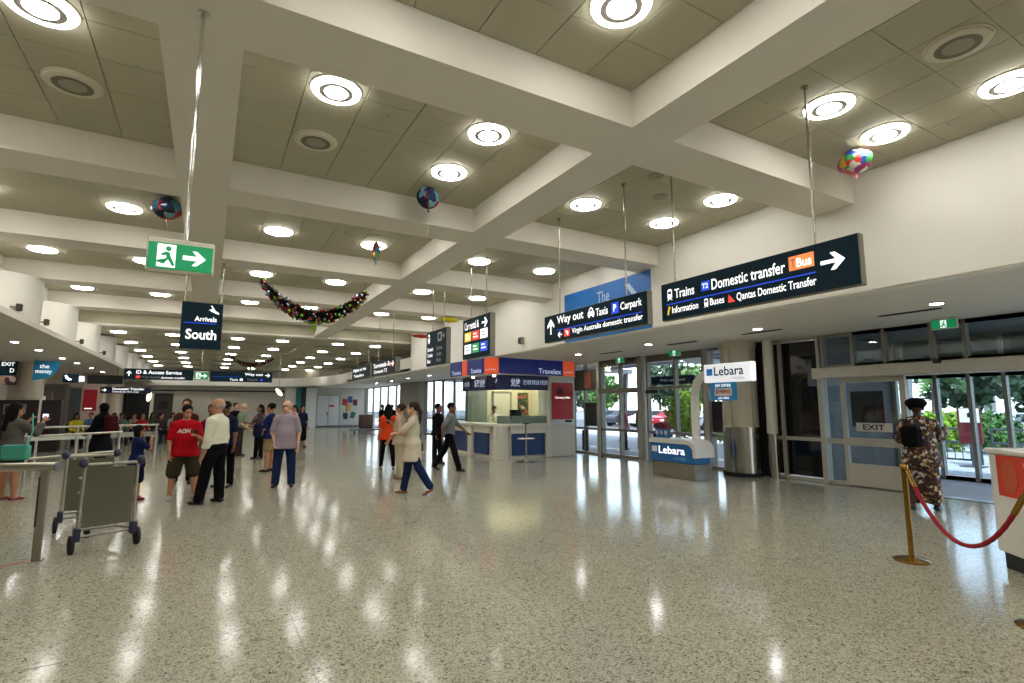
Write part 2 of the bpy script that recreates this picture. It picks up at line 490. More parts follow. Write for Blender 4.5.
# ---- left zone walls
LY = 36.0
wall_leftback = struct(MB().box(-16.2, -5.2, LY, LY + 0.2, 0, 3.6).build('wall_leftback', mat('shop wall', (232, 224, 208), 0.6, var=0.03)), 'pale shop wall at the left side')
struct(MB().box(-5.2, -5.0, LY, 45.0, 0, 3.6).build('wall_return', _M['shop wall']))
struct(MB().box(-16.3, -16.2, -8.2, 36.0, 0, 3.6).build('wall_outer', _M['shop wall']))
struct(MB().box(-16.3, 11.75, -8.4, -8.2, 0, 4.9).build('wall_near', WHITE))
struct(MB().box(-16.3, 11.75, 46.0, 46.2, 0, 5.1).build('wall_end', WHITE))
struct(MB().box(9.2, 9.4, YF - 0.05, 46.0, 3.2, 4.85).build('wall_recess', TAUPE))
struct(MB().box(WR + 0.2, 9.3, YF - 0.25, YF - 0.05, 3.2, 4.85).build('wall_recess_end', TAUPE))

# ================================================================ GLASS FRONT on the right, x = 11.6
FX = 11.6
FRAME = mat('bronze grey frame', (138, 134, 124), 0.45, 0.4, var=0.05)
LFRAME = mat('pale door frame', (176, 172, 160), 0.5, 0.1, var=0.04)
_wn = [0]
def window(y0, y1, mull, label, z0=0.0, z1=SZR, rail=0.86, head=None, fm=FRAME, d=0.07, pane=GLASS, x=FX, doorlike=False, rails=True):
    _wn[0] += 1
    w = struct(empty(('door_%d' % (_wn[0] + 1)) if doorlike else ('window_%d' % _wn[0]), (x, (y0 + y1) / 2, 0)), label)
    yc = (y0 + y1) / 2
    ys = [y0] + list(mull) + [y1]
    for y in ys: part_box('mullion', w, fm, -0.07, 0.07, y - yc - d / 2, y - yc + d / 2, z0, z1)
    zs = [z0 + 0.06] + ([rail] if rail else []) + ([head] if head else []) + [z1 - 0.05]
    for a, b in zip(ys[:-1], ys[1:]):
        for z in ([z0 + 0.03] + ([rail] if rail else []) + ([head] if head else []) + [z1 - 0.03]):
            part_box('rail', w, fm, -0.05, 0.05, a - yc + d / 2, b - yc - d / 2, z - 0.04, z + 0.04)
        for p, q in zip(zs[:-1], zs[1:]):
            part_box('pane', w, pane, -0.008, 0.008, a - yc + d / 2, b - yc - d / 2, p + 0.03, q - 0.03)
    return w
window(34.8, 44.8, [36.8, 38.8, 40.8, 42.8], 'bright window at the far right corner', rail=None)
cl = struct(MB().box(11.2, 11.75, 31.0, 34.8, 0, SZR).build('wall_pier', mat('grey cladding', (150, 146, 136), 0.5, 0.2)), 'grey clad pier beside the far window')
window(15.75, 31.0, [17.3, 18.8, 20.3, 21.8, 23.4, 25.0, 26.6, 28.2, 29.6], 'row of tall windows behind the currency kiosk', rail=0.95)
w3 = window(14.3, 15.75, [15.05], 'narrow window with a red notice and a black panel beside the sliding door', rail=0.86, head=2.2)
part_box('black_panel', w3, BLACK, -0.06, -0.02, -0.68, 0.0, 0.95, 1.75)
part_box('black_panel', w3, BLACK, -0.06, -0.02, -0.1, 0.2, 0.1, 0.8)
part_box('head_panel', w3, mat('head panel', (84, 78, 70), 0.6), -0.12, -0.02, -0.7, 0.72, 2.2, 2.9)
part_box('notice', w3, mat('red notice faded', (168, 84, 66), 0.6), -0.14, -0.12, -0.45, -0.1, 2.25, 2.8)
# sliding door pair
d2 = window(12.3, 14.15, [13.2], 'glass sliding door pair below a hanging exit sign', rail=0.86, head=2.12, doorlike=True)
part_box('door_header', d2, FRAME, -0.16, 0.1, -0.95, 0.95, 2.05, 2.2)
part_box('post', d2, ALUW, -0.14, 0.14, 0.93, 1.06, 0, SZR); part_box('post', d2, ALUW, -0.16, 0.16, -1.13, -0.93, 0, SZR)
part_box('kick_rail', d2, FRAME, -0.07, 0.07, -0.92, 0.92, 0.0, 0.08)
part_box('head_panel', d2, mat('door head panel', (110, 106, 96), 0.5), -0.05, 0.05, -0.92, 0.92, 2.95, 3.14)
w4 = window(9.85, 11.95, [10.85], 'window pair behind the blue phone kiosk', rail=0.86, head=2.16)
part_box('head_panel', w4, _M['door head panel'], -0.06, 0.06, -1.05, 1.05, 2.95, 3.14)
part_box('sensor_box', w4, BLACK, -0.2, -0.08, 0.5, 1.0, 2.0, 2.1)
w5 = window(9.05, 9.7, [], 'narrow window with a dark poster beside the round column', rail=0.86, head=2.16)
part_box('post', w5, ALUW, -0.12, 0.12, 0.26, 0.42, 0, SZR)
part_box('dark_poster', w5, BLACK, -0.03, -0.01, -0.28, 0.25, 0.95, 1.75)
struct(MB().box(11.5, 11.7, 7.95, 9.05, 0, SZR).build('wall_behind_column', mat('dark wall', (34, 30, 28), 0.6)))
# dark glass panel
w6 = window(6.72, 7.95, [7.62], 'black glass panel left of the exit door', rail=0.9, pane=DARKGLASS, fm=LFRAME)
# entrance: header, door leaf, clerestory
w7 = window(1.0, 6.62, [6.0, 5.4, 4.6, 4.1, 3.2, 2.1], 'dark clerestory above the entrance header', z0=2.42, rail=None, fm=FRAME, d=0.06)
hd = struct(MB().box(11.35, 11.75, 0.8, 6.78, 2.2, 2.43, c=0.015).build('trim_5', mat('header paint', (190, 186, 172), 0.5)), 'pale door header beam')
part_box('sensor', hd, BLACK, 11.28, 11.36, 4.4, 4.5, 2.38, 2.46)
part_box('threshold', floor, mat('threshold steel', (120, 118, 112), 0.35, 0.8), 11.45, 11.75, 0.8, 6.7, 0.0, 0.01)
d3 = struct(empty('door_3', (11.55, 6.22, 0)), 'glass door leaf with a white panel and an EXIT notice')
part_box('post', d3, LFRAME, -0.1, 0.1, 0.4, 0.5, 0, 2.2)
part_box('side_pane', d3, GLASS, -0.01, 0.01, 0.06, 0.4, 0.06, 2.2)
part_box('side_rail', d3, LFRAME, -0.03, 0.03, 0.06, 0.4, 0.84, 0.94)
part_box('side_rail', d3, LFRAME, -0.03, 0.03, 0.06, 0.4, 0.0, 0.08)
part_box('stile', d3, LFRAME, -0.04, 0.04, -0.02, 0.06, 0, 2.2); part_box('stile', d3, LFRAME, -0.04, 0.04, -1.14, -1.04, 0, 2.2)
part_box('top_rail', d3, LFRAME, -0.04, 0.04, -1.04, -0.02, 2.1, 2.2)
part_box('mid_rail', d3, LFRAME, -0.04, 0.04, -1.04, -0.02, 0.82, 0.98)
part_box('kick_panel', d3, mat('kick panel', (186, 180, 166), 0.5), -0.045, 0.045, -1.04, -0.02, 0.02, 0.46, c=0.006)
part_box('pane', d3, GLASS, -0.008, 0.008, -1.04, -0.02, 0.98, 2.1); part_box('pane', d3, GLASS, -0.008, 0.008, -1.04, -0.02, 0.46, 0.82)
part_box('black_backing', d3, BLACK, 0.03, 0.05, -0.72, -0.1, 1.2, 1.92)
en = MB().box(-0.33, 0.33, -0.085, 0.085, -0.004, 0.004).build('exit_notice', mat('notice white', (196, 194, 186), 0.5), d3)
en.matrix_local = face_matrix((-0.06, -0.55, 1.2), '-X')
text('EXIT', en, -0.2, -0.055, 0.4, 0.11, BLACK, z=0.006, bold=0.02)
# lobby beyond the door: side wall and outer glazing
OX = 14.6
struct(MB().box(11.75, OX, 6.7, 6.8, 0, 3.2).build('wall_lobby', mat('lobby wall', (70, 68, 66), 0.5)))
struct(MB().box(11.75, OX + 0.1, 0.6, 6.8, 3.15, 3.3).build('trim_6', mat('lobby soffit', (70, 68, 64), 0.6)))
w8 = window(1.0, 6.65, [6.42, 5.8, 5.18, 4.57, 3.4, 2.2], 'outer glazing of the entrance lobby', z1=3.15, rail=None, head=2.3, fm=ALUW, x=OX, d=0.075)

part_box('added_dark_fascia', w8, mat('lobby soffit', (70, 68, 64), 0.6), -0.04, 0.12, -2.85, 2.85, 2.5, 3.15)  # opaque dark panel added so the clerestory looks dark instead of showing sky
# round clad column
col = tag(empty('round_column', (11.12, 8.42, 0)), 'thick round column with brushed steel lower half beside the phone shop sign', 'column')
COLP = mat('column cladding', (186, 178, 156), 0.45, 0.1, var=0.05, scale=2)
MB().lathe([(0.415, 0.09), (0.415, 1.13)], n=40).build('steel_skirt', STEEL, col, True)
MB().lathe([(0.40, 1.13), (0.40, 3.0), (0.43, 3.0), (0.43, SZR)], n=40).build('shaft', COLP, col, True)
MB().lathe([(0.45, 0.0), (0.45, 0.09)], n=40).build('plinth', RUBBER, col, True)
for a in (3.3, 4.5): MB().box(-0.006, 0.006, 0.395, 0.418, 0.1, 3.0).xf(Matrix.Rotation(a - math.pi / 2, 4, 'Z')).build('seam', ALU, col)
thin = tag(empty('thin_column', (11.28, 7.72, 0)), 'slim pale round column between the thick column and black glass', 'column')
MB().lathe([(0.11, 0.0), (0.11, 1.0)], n=24).build('steel_skirt', STEEL, thin, True)
MB().lathe([(0.115, 1.0), (0.115, SZR)], n=24).build('shaft', mat('thin column paint', (206, 200, 182), 0.5), thin, True)

# ================================================================ LIGHTS
EMIT_O = mat('lit diffuser', (255, 255, 255), 0.5, emit=(251, 249, 243), estr=LAMP)
UNLIT = mat('unlit diffuser', (206, 200, 180), 0.5)
RINGM = mat('lamp reflector ring', (224, 218, 214), 0.6)
def lamp_proto(lit):
    t = empty('ceiling_light')
    m = EMIT_O if lit else UNLIT
    MB().lathe([(0.245, 0.0), (0.245, -0.012), (0.232, -0.014), (0.232, 0.0)], n=36).build('trim_ring', UNLIT if not lit else mat('lamp trim', (225, 222, 210), 0.5), t, True)
    MB().lathe([(0.234, -0.002), (0.229, -0.030), (0.212, -0.038), (0.166, -0.038), (0.166, -0.030)], n=36).build('outer_diffuser', m, t, True)
    MB().lathe([(0.166, -0.004), (0.166, -0.037), (0.112, -0.037), (0.112, -0.004)], n=36).build('reflector_ring', RINGM if lit else mat('unlit groove', (112, 107, 92), 0.6), t, True)
    MB().lathe([(0.112, -0.004), (0.112, -0.039), (0.0, -0.039)], n=36).build('inner_diffuser', m if lit else mat('unlit lens', (150, 146, 126), 0.5), t, True)
    return t
LIT, DARK = lamp_proto(True), lamp_proto(False)
_used = set()
def lamp(x, y, z, lit, label):
    p = LIT if lit else DARK
    if p.name in _used: o = copy_tree(p)
    else: o = p; _used.add(p.name)
    o.location = (x, y, z)
    tag(o, label, 'ceiling light', 'round coffer lights' if lit else 'unlit coffer fittings')
LX = (-3.05, -1.33, 0.93, 2.64, 4.94, 6.62)
LXN = ('left edge', 'left bay', 'middle bay left', 'middle bay right', 'right bay left', 'right bay wall side')
unlit = {(-1.33, 3, 1), (0.93, 3, 1), (4.94 + 0.55, 2, 0)}
RN = ('second hidden', 'first hidden', 'nearest', 'second', 'third', 'fourth', 'fifth', 'sixth')
for ri, (y0, y1) in enumerate(rows):
    for xi, X in enumerate(LX):
        for j, off in enumerate((1.955, 0.85)):
            y = y1 - off
            if ri == 3: y = (5.17, 6.33)[j]
            if ri == 2: y = (1.78, 2.89)[j]
            if ri >= 4: y = ((8.68, 10.08), (12.47, 13.62), (16.3, 17.55), (20.0, 21.2))[ri - 4][j]
            x = X
            if ri == 2 and xi == 4: x = 5.49
            dark = (ri == 3 and j == 1 and xi in (1, 2)) or (ri == 2 and j == 0 and xi == 4) or (ri == 3 and j == 0 and xi in (4,))
            side = ('near' if j == 0 else 'far')
            if ri == 3 and j == 0 and xi == 4: continue
            lamp(x, y, ZC, not dark, ('unlit ' if dark else 'lit ') + 'round light, %s side of %s coffer row, %s' % (side, RN[ri], LXN[xi]))
for k in range(6):
    for xi, X in enumerate(LX):
        lamp(X, 24.4 + k * 3.72, ZF, True, 'lit light under flat far ceiling, row %s from near, %s' % (('one', 'two', 'three', 'four', 'five', 'six')[k], LXN[xi]))
# recessed downlights in the two low ceilings
DL = mat('downlight lens', (240, 240, 250), 0.4, emit=(246, 244, 248), estr=85)
def down(x, y, z, label):
    t = thing('downlight', label, 'downlight', (x, y, z), group='recessed downlights')
    MB().lathe([(0.11, 0.0), (0.11, -0.01), (0.085, -0.012), (0.085, 0.0)], n=24).build('trim_ring', UNLIT, t, True)
    MB().lathe([(0.085, -0.002), (0.085, -0.006), (0.0, -0.006)], n=24).build('lens', DL, t, True)
for i, y in enumerate((0.6, 3.65, 6.66, 9.7, 12.6, 15.6, 18.7, 21.7, 24.8, 28.0, 31.0, 34.2)):
    down(9.45, y, SZR, 'recessed downlight in the low ceiling by the doors, number %s from the counter end' % ('one two three four five six seven eight nine ten eleven twelve'.split()[i]))
for i, y in enumerate((4.5, 9.0, 13.5, 18.3, 20.6, 23.6, 26.0, 29.0, 31.8)):
    down(-4.45, y, SZL, 'recessed downlight in the left low ceiling, number %s from the near end' % ('one two three four five six seven eight nine'.split()[i]))
    for xx, nm in ((-7.0, 'second line'), (-9.5, 'third line')): down(xx, y + 2.0, SZL, 'recessed downlight added in the left low ceiling, %s, number %s' % (nm, 'one two three four five six seven eight nine'.split()[i]))  # two extra lines of lamps, added to brighten the left zone
VENT = mat('dark grille', (64, 60, 54), 0.7)
for i, (x, y) in enumerate(((9.95, 4.24), (9.96, 9.09), (9.96, 11.72), (9.9, 6.9), (9.96, 1.6))):
    t = tag(empty('air_vent', (x, y, SZR)), 'dark slot air vent in the low ceiling, %s from the counter end' % ('second', 'fourth', 'fifth', 'third', 'first')[i], 'air vent', 'ceiling vents')
    MB().box(-0.06, 0.06, -0.45, 0.45, -0.008, 0.0).build('frame', VENT, t)
    for k in (-0.03, 0.0, 0.03): MB().box(k - 0.006, k + 0.006, -0.43, 0.43, -0.014, -0.008).build('slat', BLACK, t)
# speakers on the left bulkhead
for i, (px, py) in enumerate(((22, 307.6), (48.8, 322.5), (68, 333), (83.5, 341.7), (95, 347.4), (105.7, 353), (113.8, 357.8))):
    q = atX(px, py, -3.45)
    t = thing('wall_speaker', 'small dark box speaker on the left bulkhead, number %s from the camera' % ('one two three four five six seven'.split()[i]), 'speaker', (-3.54, q.y, q.z), group='bulkhead speakers')
    MB().box(0, 0.09, -0.05, 0.05, -0.075, 0.075, c=0.012).build('cabinet', mat('speaker cabinet', (60, 54, 46), 0.6), t)
    MB().box(0.09, 0.096, -0.04, 0.04, -0.065, 0.065).build('grille', BLACK, t)
    MB().box(-0.36, 0.0, -0.02, 0.02, -0.02, 0.02).build('bracket', FRAME, t)
# ================================================================ SIGNS
SIGNEDGE = mat('sign casing', (126, 122, 108), 0.45, 0.3)
RED_L = mat('sign red lit', (220, 60, 50), 0.4, emit=(230, 70, 55), estr=0.55)
ORANGE_L = mat('sign orange lit', (235, 130, 70), 0.4, emit=(240, 140, 80), estr=0.6)
YEL_L = mat('sign yellow lit', (235, 200, 60), 0.4, emit=(240, 205, 60), estr=0.55)
GRN_L = mat('sign green lit', (30, 150, 80), 0.4, emit=(30, 165, 85), estr=0.5)
GREYT = mat('dim lettering', (150, 160, 165), 0.5, emit=(150, 160, 165), estr=0.12)
def hanging_sign(name, label, loc, facing, w, h, d, rods, ztop, body=NAVY, casing=SIGNEDGE, cat='sign', rod_r=0.011, group=None):
    """loc = middle of the front face. rods = local x of each hanger, ztop = ceiling height"""
    t = tag(empty(name), label, cat, group)
    t.matrix_world = face_matrix(loc, facing)
    MB().box(-w / 2, w / 2, -h / 2, h / 2, -d, -0.012, c=0.006).build('casing', casing, t)
    MB().box(-w / 2 + 0.008, w / 2 - 0.008, -h / 2 + 0.008, h / 2 - 0.008, -0.012, 0.0).build('face_panel', body, t)
    for rx in rods:
        r = MB().tube([(rx, h / 2 - 0.005, -d / 2), (rx, ztop - loc[2], -d / 2)], rod_r, 10).build('hanger_rod', STEEL, t, True)
        MB().tube([(rx, ztop - loc[2] - 0.02, -d / 2), (rx, ztop - loc[2], -d / 2)], 0.035, 12).build('ceiling_flange', STEEL, r, True)
    return t
def arrow(parent, cx, cy, s, ang, m=SIGNW, k=0.16):
    """right pointing chevron arrow turned by ang"""
    pts = [(-s, -k * s), (0.25 * s, -k * s), (-0.2 * s, -0.75 * s), (0.2 * s, -0.75 * s), (s, 0), (0.2 * s, 0.75 * s), (-0.2 * s, 0.75 * s), (0.25 * s, k * s), (-s, k * s)]
    c, n = math.cos(ang), math.sin(ang)
    return flat([(cx + c * x - n * y, cy + n * x + c * y) for x, y in pts], 'arrow', m, parent)
def taxi(parent, x, y, s):
    flat([(x, y + .15 * s), (x + s, y + .15 * s), (x + s, y + .5 * s), (x + .85 * s, y + .6 * s), (x + .75 * s, y + .9 * s), (x + .25 * s, y + .9 * s), (x + .15 * s, y + .6 * s), (x, y + .5 * s)], 'taxi_symbol', SIGNW, parent)
    flat(rect(x + .4 * s, y + .92 * s, .2 * s, .1 * s), 'taxi_symbol', SIGNW, parent)
    flat(rect(x + .3 * s, y + .6 * s, .4 * s, .2 * s), 'taxi_window', NAVY, parent, z=0.007)
    for a in (.08, .72): flat(rect(x + a * s, y, .2 * s, .2 * s), 'taxi_symbol', SIGNW, parent)
def train(parent, x, y, s):
    flat([(x + .1 * s, y + .2 * s), (x + .6 * s, y + .2 * s), (x + .6 * s, y + .85 * s), (x + .5 * s, y + s), (x + .2 * s, y + s), (x + .1 * s, y + .85 * s)], 'train_symbol', SIGNW, parent)
    flat(rect(x + .18 * s, y + .55 * s, .34 * s, .25 * s), 'train_window', NAVY, parent, z=0.007)
    for a in (.02, .52): flat([(x + a * s, y), (x + (a + .12) * s, y), (x + .42 * s if a < .3 else x + .38 * s, y + .22 * s), (x + .32 * s if a < .3 else x + .28 * s, y + .22 * s)], 'train_symbol', SIGNW, parent)
def plane_sym(parent, x, y, s, m=SIGNW):
    flat([(x, y + .55 * s), (x + .12 * s, y + .5 * s), (x + .3 * s, y + .62 * s), (x + .5 * s, y + .5 * s), (x + .22 * s, y + .95 * s), (x + .32 * s, y + s), (x + .7 * s, y + .42 * s), (x + 1.0 * s, y + .25 * s), (x + 1.02 * s, y + .1 * s), (x + .85 * s, y + .1 * s), (x + .2 * s, y + .42 * s)], 'plane_symbol', m, parent)
SX = 4.9
# -- Trains / Domestic transfer
s = hanging_sign('hanging_sign', 'long navy hanging sign reading Trains and Domestic transfer with a right arrow', (SX, 3.6, 2.9), '-X', 2.36, 0.47, 0.09, (-0.98, 0.78), ZC)
a = -1.18
train(s, a + .1, .01, .14)
text('Trains', s, a + .23, .02, .3, .115, SIGNW, bold=.012)
flat(rect(a + .635, .03, .115, .11), 'terminal_tile', SIGNB, s); text('T2', s, a + .65, .055, .085, .06, SIGNW, z=.008, bold=.02)
text('Domestic transfer', s, a + .78, .02, .89, .125, SIGNW, bold=.012)
flat(rect(a + 1.71, .025, .25, .14), 'bus_tile', ORANGE_L, s); text('T', s, a + 1.73, .05, .05, .085, mat('tile lettering', (130, 90, 90), .5), z=.008); text('Bus', s, a + 1.79, .045, .15, .09, SIGNW, z=.008, bold=.02)
flat(rect(a + .09, -.045, 1.88, .012), 'blue_line', SIGNB, s)
flat([(a + .1, -.17), (a + .12, -.17), (a + .135, -.11), (a + .15, -.08), (a + .14, -.065), (a + .12, -.07), (a + .125, -.095), (a + .11, -.11)], 'information_symbol', YEL_L, s)
text('Information', s, a + .18, -.16, .4, .085, SIGNW, bold=.012)
train(s, a + .66, -.165, .1)
text('Buses', s, a + .75, -.155, .19, .08, SIGNW, bold=.012)
flat([(a + .99, -.165), (a + 1.08, -.165), (a + 1.0, -.075)], 'tail_mark', RED_L, s)
text('Qantas Domestic Transfer', s, a + 1.1, -.175, .87, .1, SIGNW, bold=.012)
arrow(s, a + 2.13, .03, .11, 0)
# -- Way out
s = hanging_sign('hanging_sign', 'navy hanging sign reading Way out, Taxis and Carpark with an up arrow', (SX, 6.25, 2.895), '-X', 2.44, 0.45, 0.1, (-0.83, 0.78), ZC)
a = -1.22
arrow(s, a + .2, .03, .13, math.pi / 2, k=.13)
text('Way out', s, a + .38, .01, .71, .17, SIGNW, bold=.015)
taxi(s, a + 1.2, .035, .15)
text('Taxis', s, a + 1.39, .03, .27, .115, SIGNW, bold=.012)
flat(rect(a + 1.74, .01, .15, .16), 'parking_tile', SIGNB, s); text('P', s, a + 1.785, .04, .06, .1, SIGNW, z=.008, bold=.03)
text('Carpark', s, a + 1.93, .005, .42, .14, SIGNW, bold=.012)
flat(rect(a + .38, -.055, 1.97, .012), 'blue_line', SIGNB, s)
arrow(s, a + .46, -.13, .06, math.pi)
flat(rect(a + .58, -.18, .15, .12), 'airline_tile', RED_L, s); flat([(a + .62, -.085), (a + .7, -.1), (a + .68, -.165), (a + .65, -.13)], 'tail_mark', SIGNW, s, z=.008)
text('Virgin Australia domestic transfer', s, a + .79, -.175, 1.57, .105, SIGNW, bold=.012)
# -- Car rental
s = hanging_sign('hanging_sign', 'tall navy Car rental sign with six coloured tiles above the kiosk', (SX, 10.15, 3.085), '-X', 1.32, 0.89, 0.13, (-0.38, 0.38), ZC)
text('Car rental &', s, -.56, .2, .72, .17, SIGNW, bold=.015)
arrow(s, .43, .27, .13, 0)
tiles = [YEL_L, RED_L, SIGNW, SIGNW, GRN_L, SIGNB]
tt = ['', '', '', '', '', '']
for i in range(6):
    x, y = -.55 + .39 * (i % 3), (-.06, -.33)[i // 3]
    flat(rect(x, y, .33, .2), 'rental_tile', tiles[i], s)
    for q in range(2): flat(rect(x + .06, y + .055 + .07 * q, .2 - .05 * q, .03), 'tile_mark', SIGNW if i not in (2, 3) else GREYT, s, z=.007)
# -- trains / lockers sign, dim
s = hanging_sign('hanging_sign', 'tall navy sign with a train symbol and dim lines, beyond the car rental sign', (SX, 12.45, 3.085), '-X', 1.32, 0.89, 0.13, (-0.38, 0.38), ZC)
train(s, -.56, .14, .24); flat(rect(.14, .14, .26, .22), 'square_symbol', GREYT, s); flat(rect(.2, .19, .14, .12), 'square_symbol', NAVY, s, z=.007)
arrow(s, .5, .25, .08, 0, m=GREYT)
for q, (tx, w) in enumerate((('Domestic', .4), ('Terminals', .36), ('Bus', .22))):
    text(tx, s, -.56, -.07 - .15 * q, w, .1, SIGNW, bold=.012)
for q, (tx, w) in enumerate((('Services', .36), ('Lockers', .32), ('Hotels', .28))):
    text(tx, s, .08, -.07 - .15 * q, w, .1, GREYT, bold=.012)
# -- far pair over the window end
for q, (yc, lab) in enumerate(((20.0, 'left half of the far pair of lit blue signs near the white band'), (17.1, 'right half of the far pair of lit blue signs near the white band'))):
    s = hanging_sign('hanging_sign', lab, (SX, yc, 2.9), '-X', 2.6, 0.46, 0.17, (-0.8, 0.8), ZC)
    text(('Flights to the', 'Terminals &')[q], s, -1.1, .0, 1.9, .15, SIGNW, bold=.015)
    text(('Transfers', 'Domestic T2')[q], s, -1.0, -.18, 1.5, .11, SIGNW, bold=.012)
    if q: arrow(s, 1.08, .04, .12, 0); flat(rect(.82, -.02, .12, .12), 'orange_tile', ORANGE_L, s)
# -- Arrivals South
s = hanging_sign('hanging_sign', 'square navy sign reading Arrivals South hanging in the left aisle', (-0.18, 11.45, 3.115), '-Y', 0.68, 0.89, 0.12, (-0.3, 0.3), ZB)
plane_sym(s, .09, .22, .18); text('Arrivals', s, -.12, .085, .36, .09, SIGNW, bold=.015)
flat(rect(-.29, .04, .53, .014), 'blue_line', SIGNB, s)
text('South', s, -.25, -.26, .5, .19, SIGNW, bold=.02)
# -- running man exit sign
CASEW = mat('exit casing', (216, 210, 192), 0.5)
GREEN = mat('exit green', (18, 130, 84), 0.4, emit=(14, 140, 84), estr=0.42)
EXW = mat('exit white', (240, 245, 240), 0.4, emit=(235, 250, 240), estr=0.7)
def exit_sign(name, label, loc, facing, w, h, d, rods, ztop, arrow_right=True):
    s = tag(empty(name), label, 'exit sign'); s.matrix_world = face_matrix(loc, facing)
    MB().box(-w / 2, w / 2, -h / 2, h / 2 + .1 * h, -d, -.01, c=.008).build('casing', CASEW, s)
    MB().box(-w * .47, w * .47, -h * .43, h * .43, -.01, 0).build('face_panel', GREEN, s)
    for rx in rods:
        MB().tube([(rx, h / 2, -d / 2), (rx, ztop - loc[2], -d / 2)], .013, 12).build('hanger_rod', CHROME, s, True)
        MB().tube([(rx, ztop - loc[2] - .015, -d / 2), (rx, ztop - loc[2], -d / 2)], .04, 14).build('ceiling_flange', CHROME, s, True)
    k = h * .38
    cx = -w * .2 if arrow_right else 0
    flat(rect(cx - .72 * k, -k, 1.35 * k, 2 * k), 'doorway_symbol', EXW, s)
    n = 12
    flat([(cx + .1 * k + .22 * k * math.cos(2 * math.pi * i / n), .62 * k + .22 * k * math.sin(2 * math.pi * i / n)) for i in range(n)], 'runner_symbol', GREEN, s, z=.007)
    flat([(cx - .1 * k, .35 * k), (cx + .18 * k, .3 * k), (cx + .3 * k, -.1 * k), (cx + .62 * k, -.8 * k), (cx + .4 * k, -.85 * k), (cx + .05 * k, -.25 * k), (cx - .25 * k, -.55 * k), (cx - .7 * k, -.45 * k), (cx - .72 * k, -.6 * k), (cx - .2 * k, -.75 * k), (cx - .05 * k, -.5 * k), (cx - .05 * k, .05 * k), (cx - .4 * k, .0), (cx - .45 * k, .12 * k)], 'runner_symbol', GREEN, s, z=.007)
    if arrow_right: arrow(s, w * .2, 0, h * .33, 0, m=EXW, k=.22)
    return s
exit_sign('exit_sign', 'green running man exit sign with arrow on a chrome rod, nearest the camera', (-0.21, 4.04, 2.58), '-Y', .385, .2, .06, (.02,), ZB)
for (x, y), lab in (((10.94, 12.5), 'small green exit sign above the glass sliding doors'), ((10.76, 10.1), 'small green exit sign above the blue phone kiosk'), ((11.01, 4.18), 'small green exit sign above the entrance header')):
    exit_sign('exit_sign', lab, (x, y, 3.03), '-X', .38, .17, .06, (), SZR, arrow_right=False)
exit_sign('exit_sign', 'small green exit sign between the two far navy signs', (-.28, 25.0, 2.86), '-Y', .5, .32, .06, (0.0,), ZF)
# -- far signs across the hall
s = hanging_sign('hanging_sign', 'long navy sign reading ID and Access Service with an up arrow, far left', (-1.7, 25.0, 2.87), '-Y', 2.3, .42, .12, (-.9, .9), ZF, rod_r=.008)
arrow(s, -.98, .02, .1, math.pi / 2); text('ID & Access Service', s, -.76, .01, 1.5, .14, SIGNW, bold=.015)
flat(rect(-.76, -.16, .14, .1), 'airline_tile', RED_L, s); text('Virgin Australia', s, -.56, -.16, .6, .08, GREYT); text('domestic transfer', s, .06, -.16, .8, .08, SIGNW, bold=.015)
s = hanging_sign('hanging_sign', 'long navy sign reading Way out with a right arrow, across the far hall', (1.2, 25.0, 2.86), '-Y', 2.34, .44, .12, (-.9, .9), ZF, rod_r=.008)
text('Way out', s, .1, .02, .7, .15, SIGNW, bold=.015); arrow(s, .98, .08, .1, 0); flat(rect(-1.1, -.02, 1.0, .012), 'blue_line', SIGNB, s)
text('Taxis', s, -.45, -.17, .3, .09, SIGNW, bold=.015); taxi(s, -.08, -.17, .12); text('Carpark', s, .2, -.17, .4, .1, GREYT); flat(rect(.7, -.17, .1, .1), 'parking_tile', SIGNB, s)
# -- signs of the left side
s = hanging_sign('hanging_sign', 'navy exit sign with the letter D at the left picture edge', (-6.6, 26.0, 3.02), '-Y', .9, .56, .12, (.1,), SZL, rod_r=.02)
text('EXIT', s, .0, .08, .36, .13, SIGNW, bold=.02); text('D', s, .24, -.16, .12, .15, SIGNW, bold=.02)
MB().box(-.45, .45, -.62, -.29, -.12, 0).build('photo_strip', print_mat('sunset strip', (90, 60, 70), [(.3, (190, 150, 130)), (.6, (60, 50, 60)), (.8, (210, 180, 160))], 5), s)
s = hanging_sign('hanging_sign', 'small navy telephone sign under the left low ceiling', (atY(71, 377, 26.5).x, 26.5, 2.72), '-Y', .5, .34, .1, (-.1,), SZL, rod_r=.015)
flat([(-.2, .1), (-.13, .12), (-.1, .05), (-.05, -.0), (.02, -.02), (.03, -.08), (-.06, -.1), (-.16, -.02)], 'telephone_symbol', SIGNW, s)
MB().box(.25, .4, -.12, .08, -.1, 0).build('lit_end', SIGNW, s)
s = hanging_sign('flight_monitor', 'black flight monitor tilted below the left low ceiling', (atY(105, 381, 28).x, 28.0, 2.75), '-Y', 1.2, .36, .25, (-.4, .4), SZL if atY(105, 381, 28).x < -3.7 else ZF, body=BLACK, casing=BLACK, cat='monitor', rod_r=.02)
s = hanging_sign('hanging_sign', 'low dark sign with bright lettering reading Domestic Transfer, far left', (atY(126, 389.5, 30).x, 30.0, 2.36), '-Y', 1.9, .3, .12, (-.8, .8), ZF, rod_r=.008, body=mat('sign deep blue', (14, 26, 66), .4))
arrow(s, -.8, .0, .09, 0); text('Domestic Transfer', s, -.5, .01, 1.2, .11, SIGNW, bold=.02); text('Check-in this way', s, -.5, -.11, 1.0, .07, SIGNW, bold=.02)
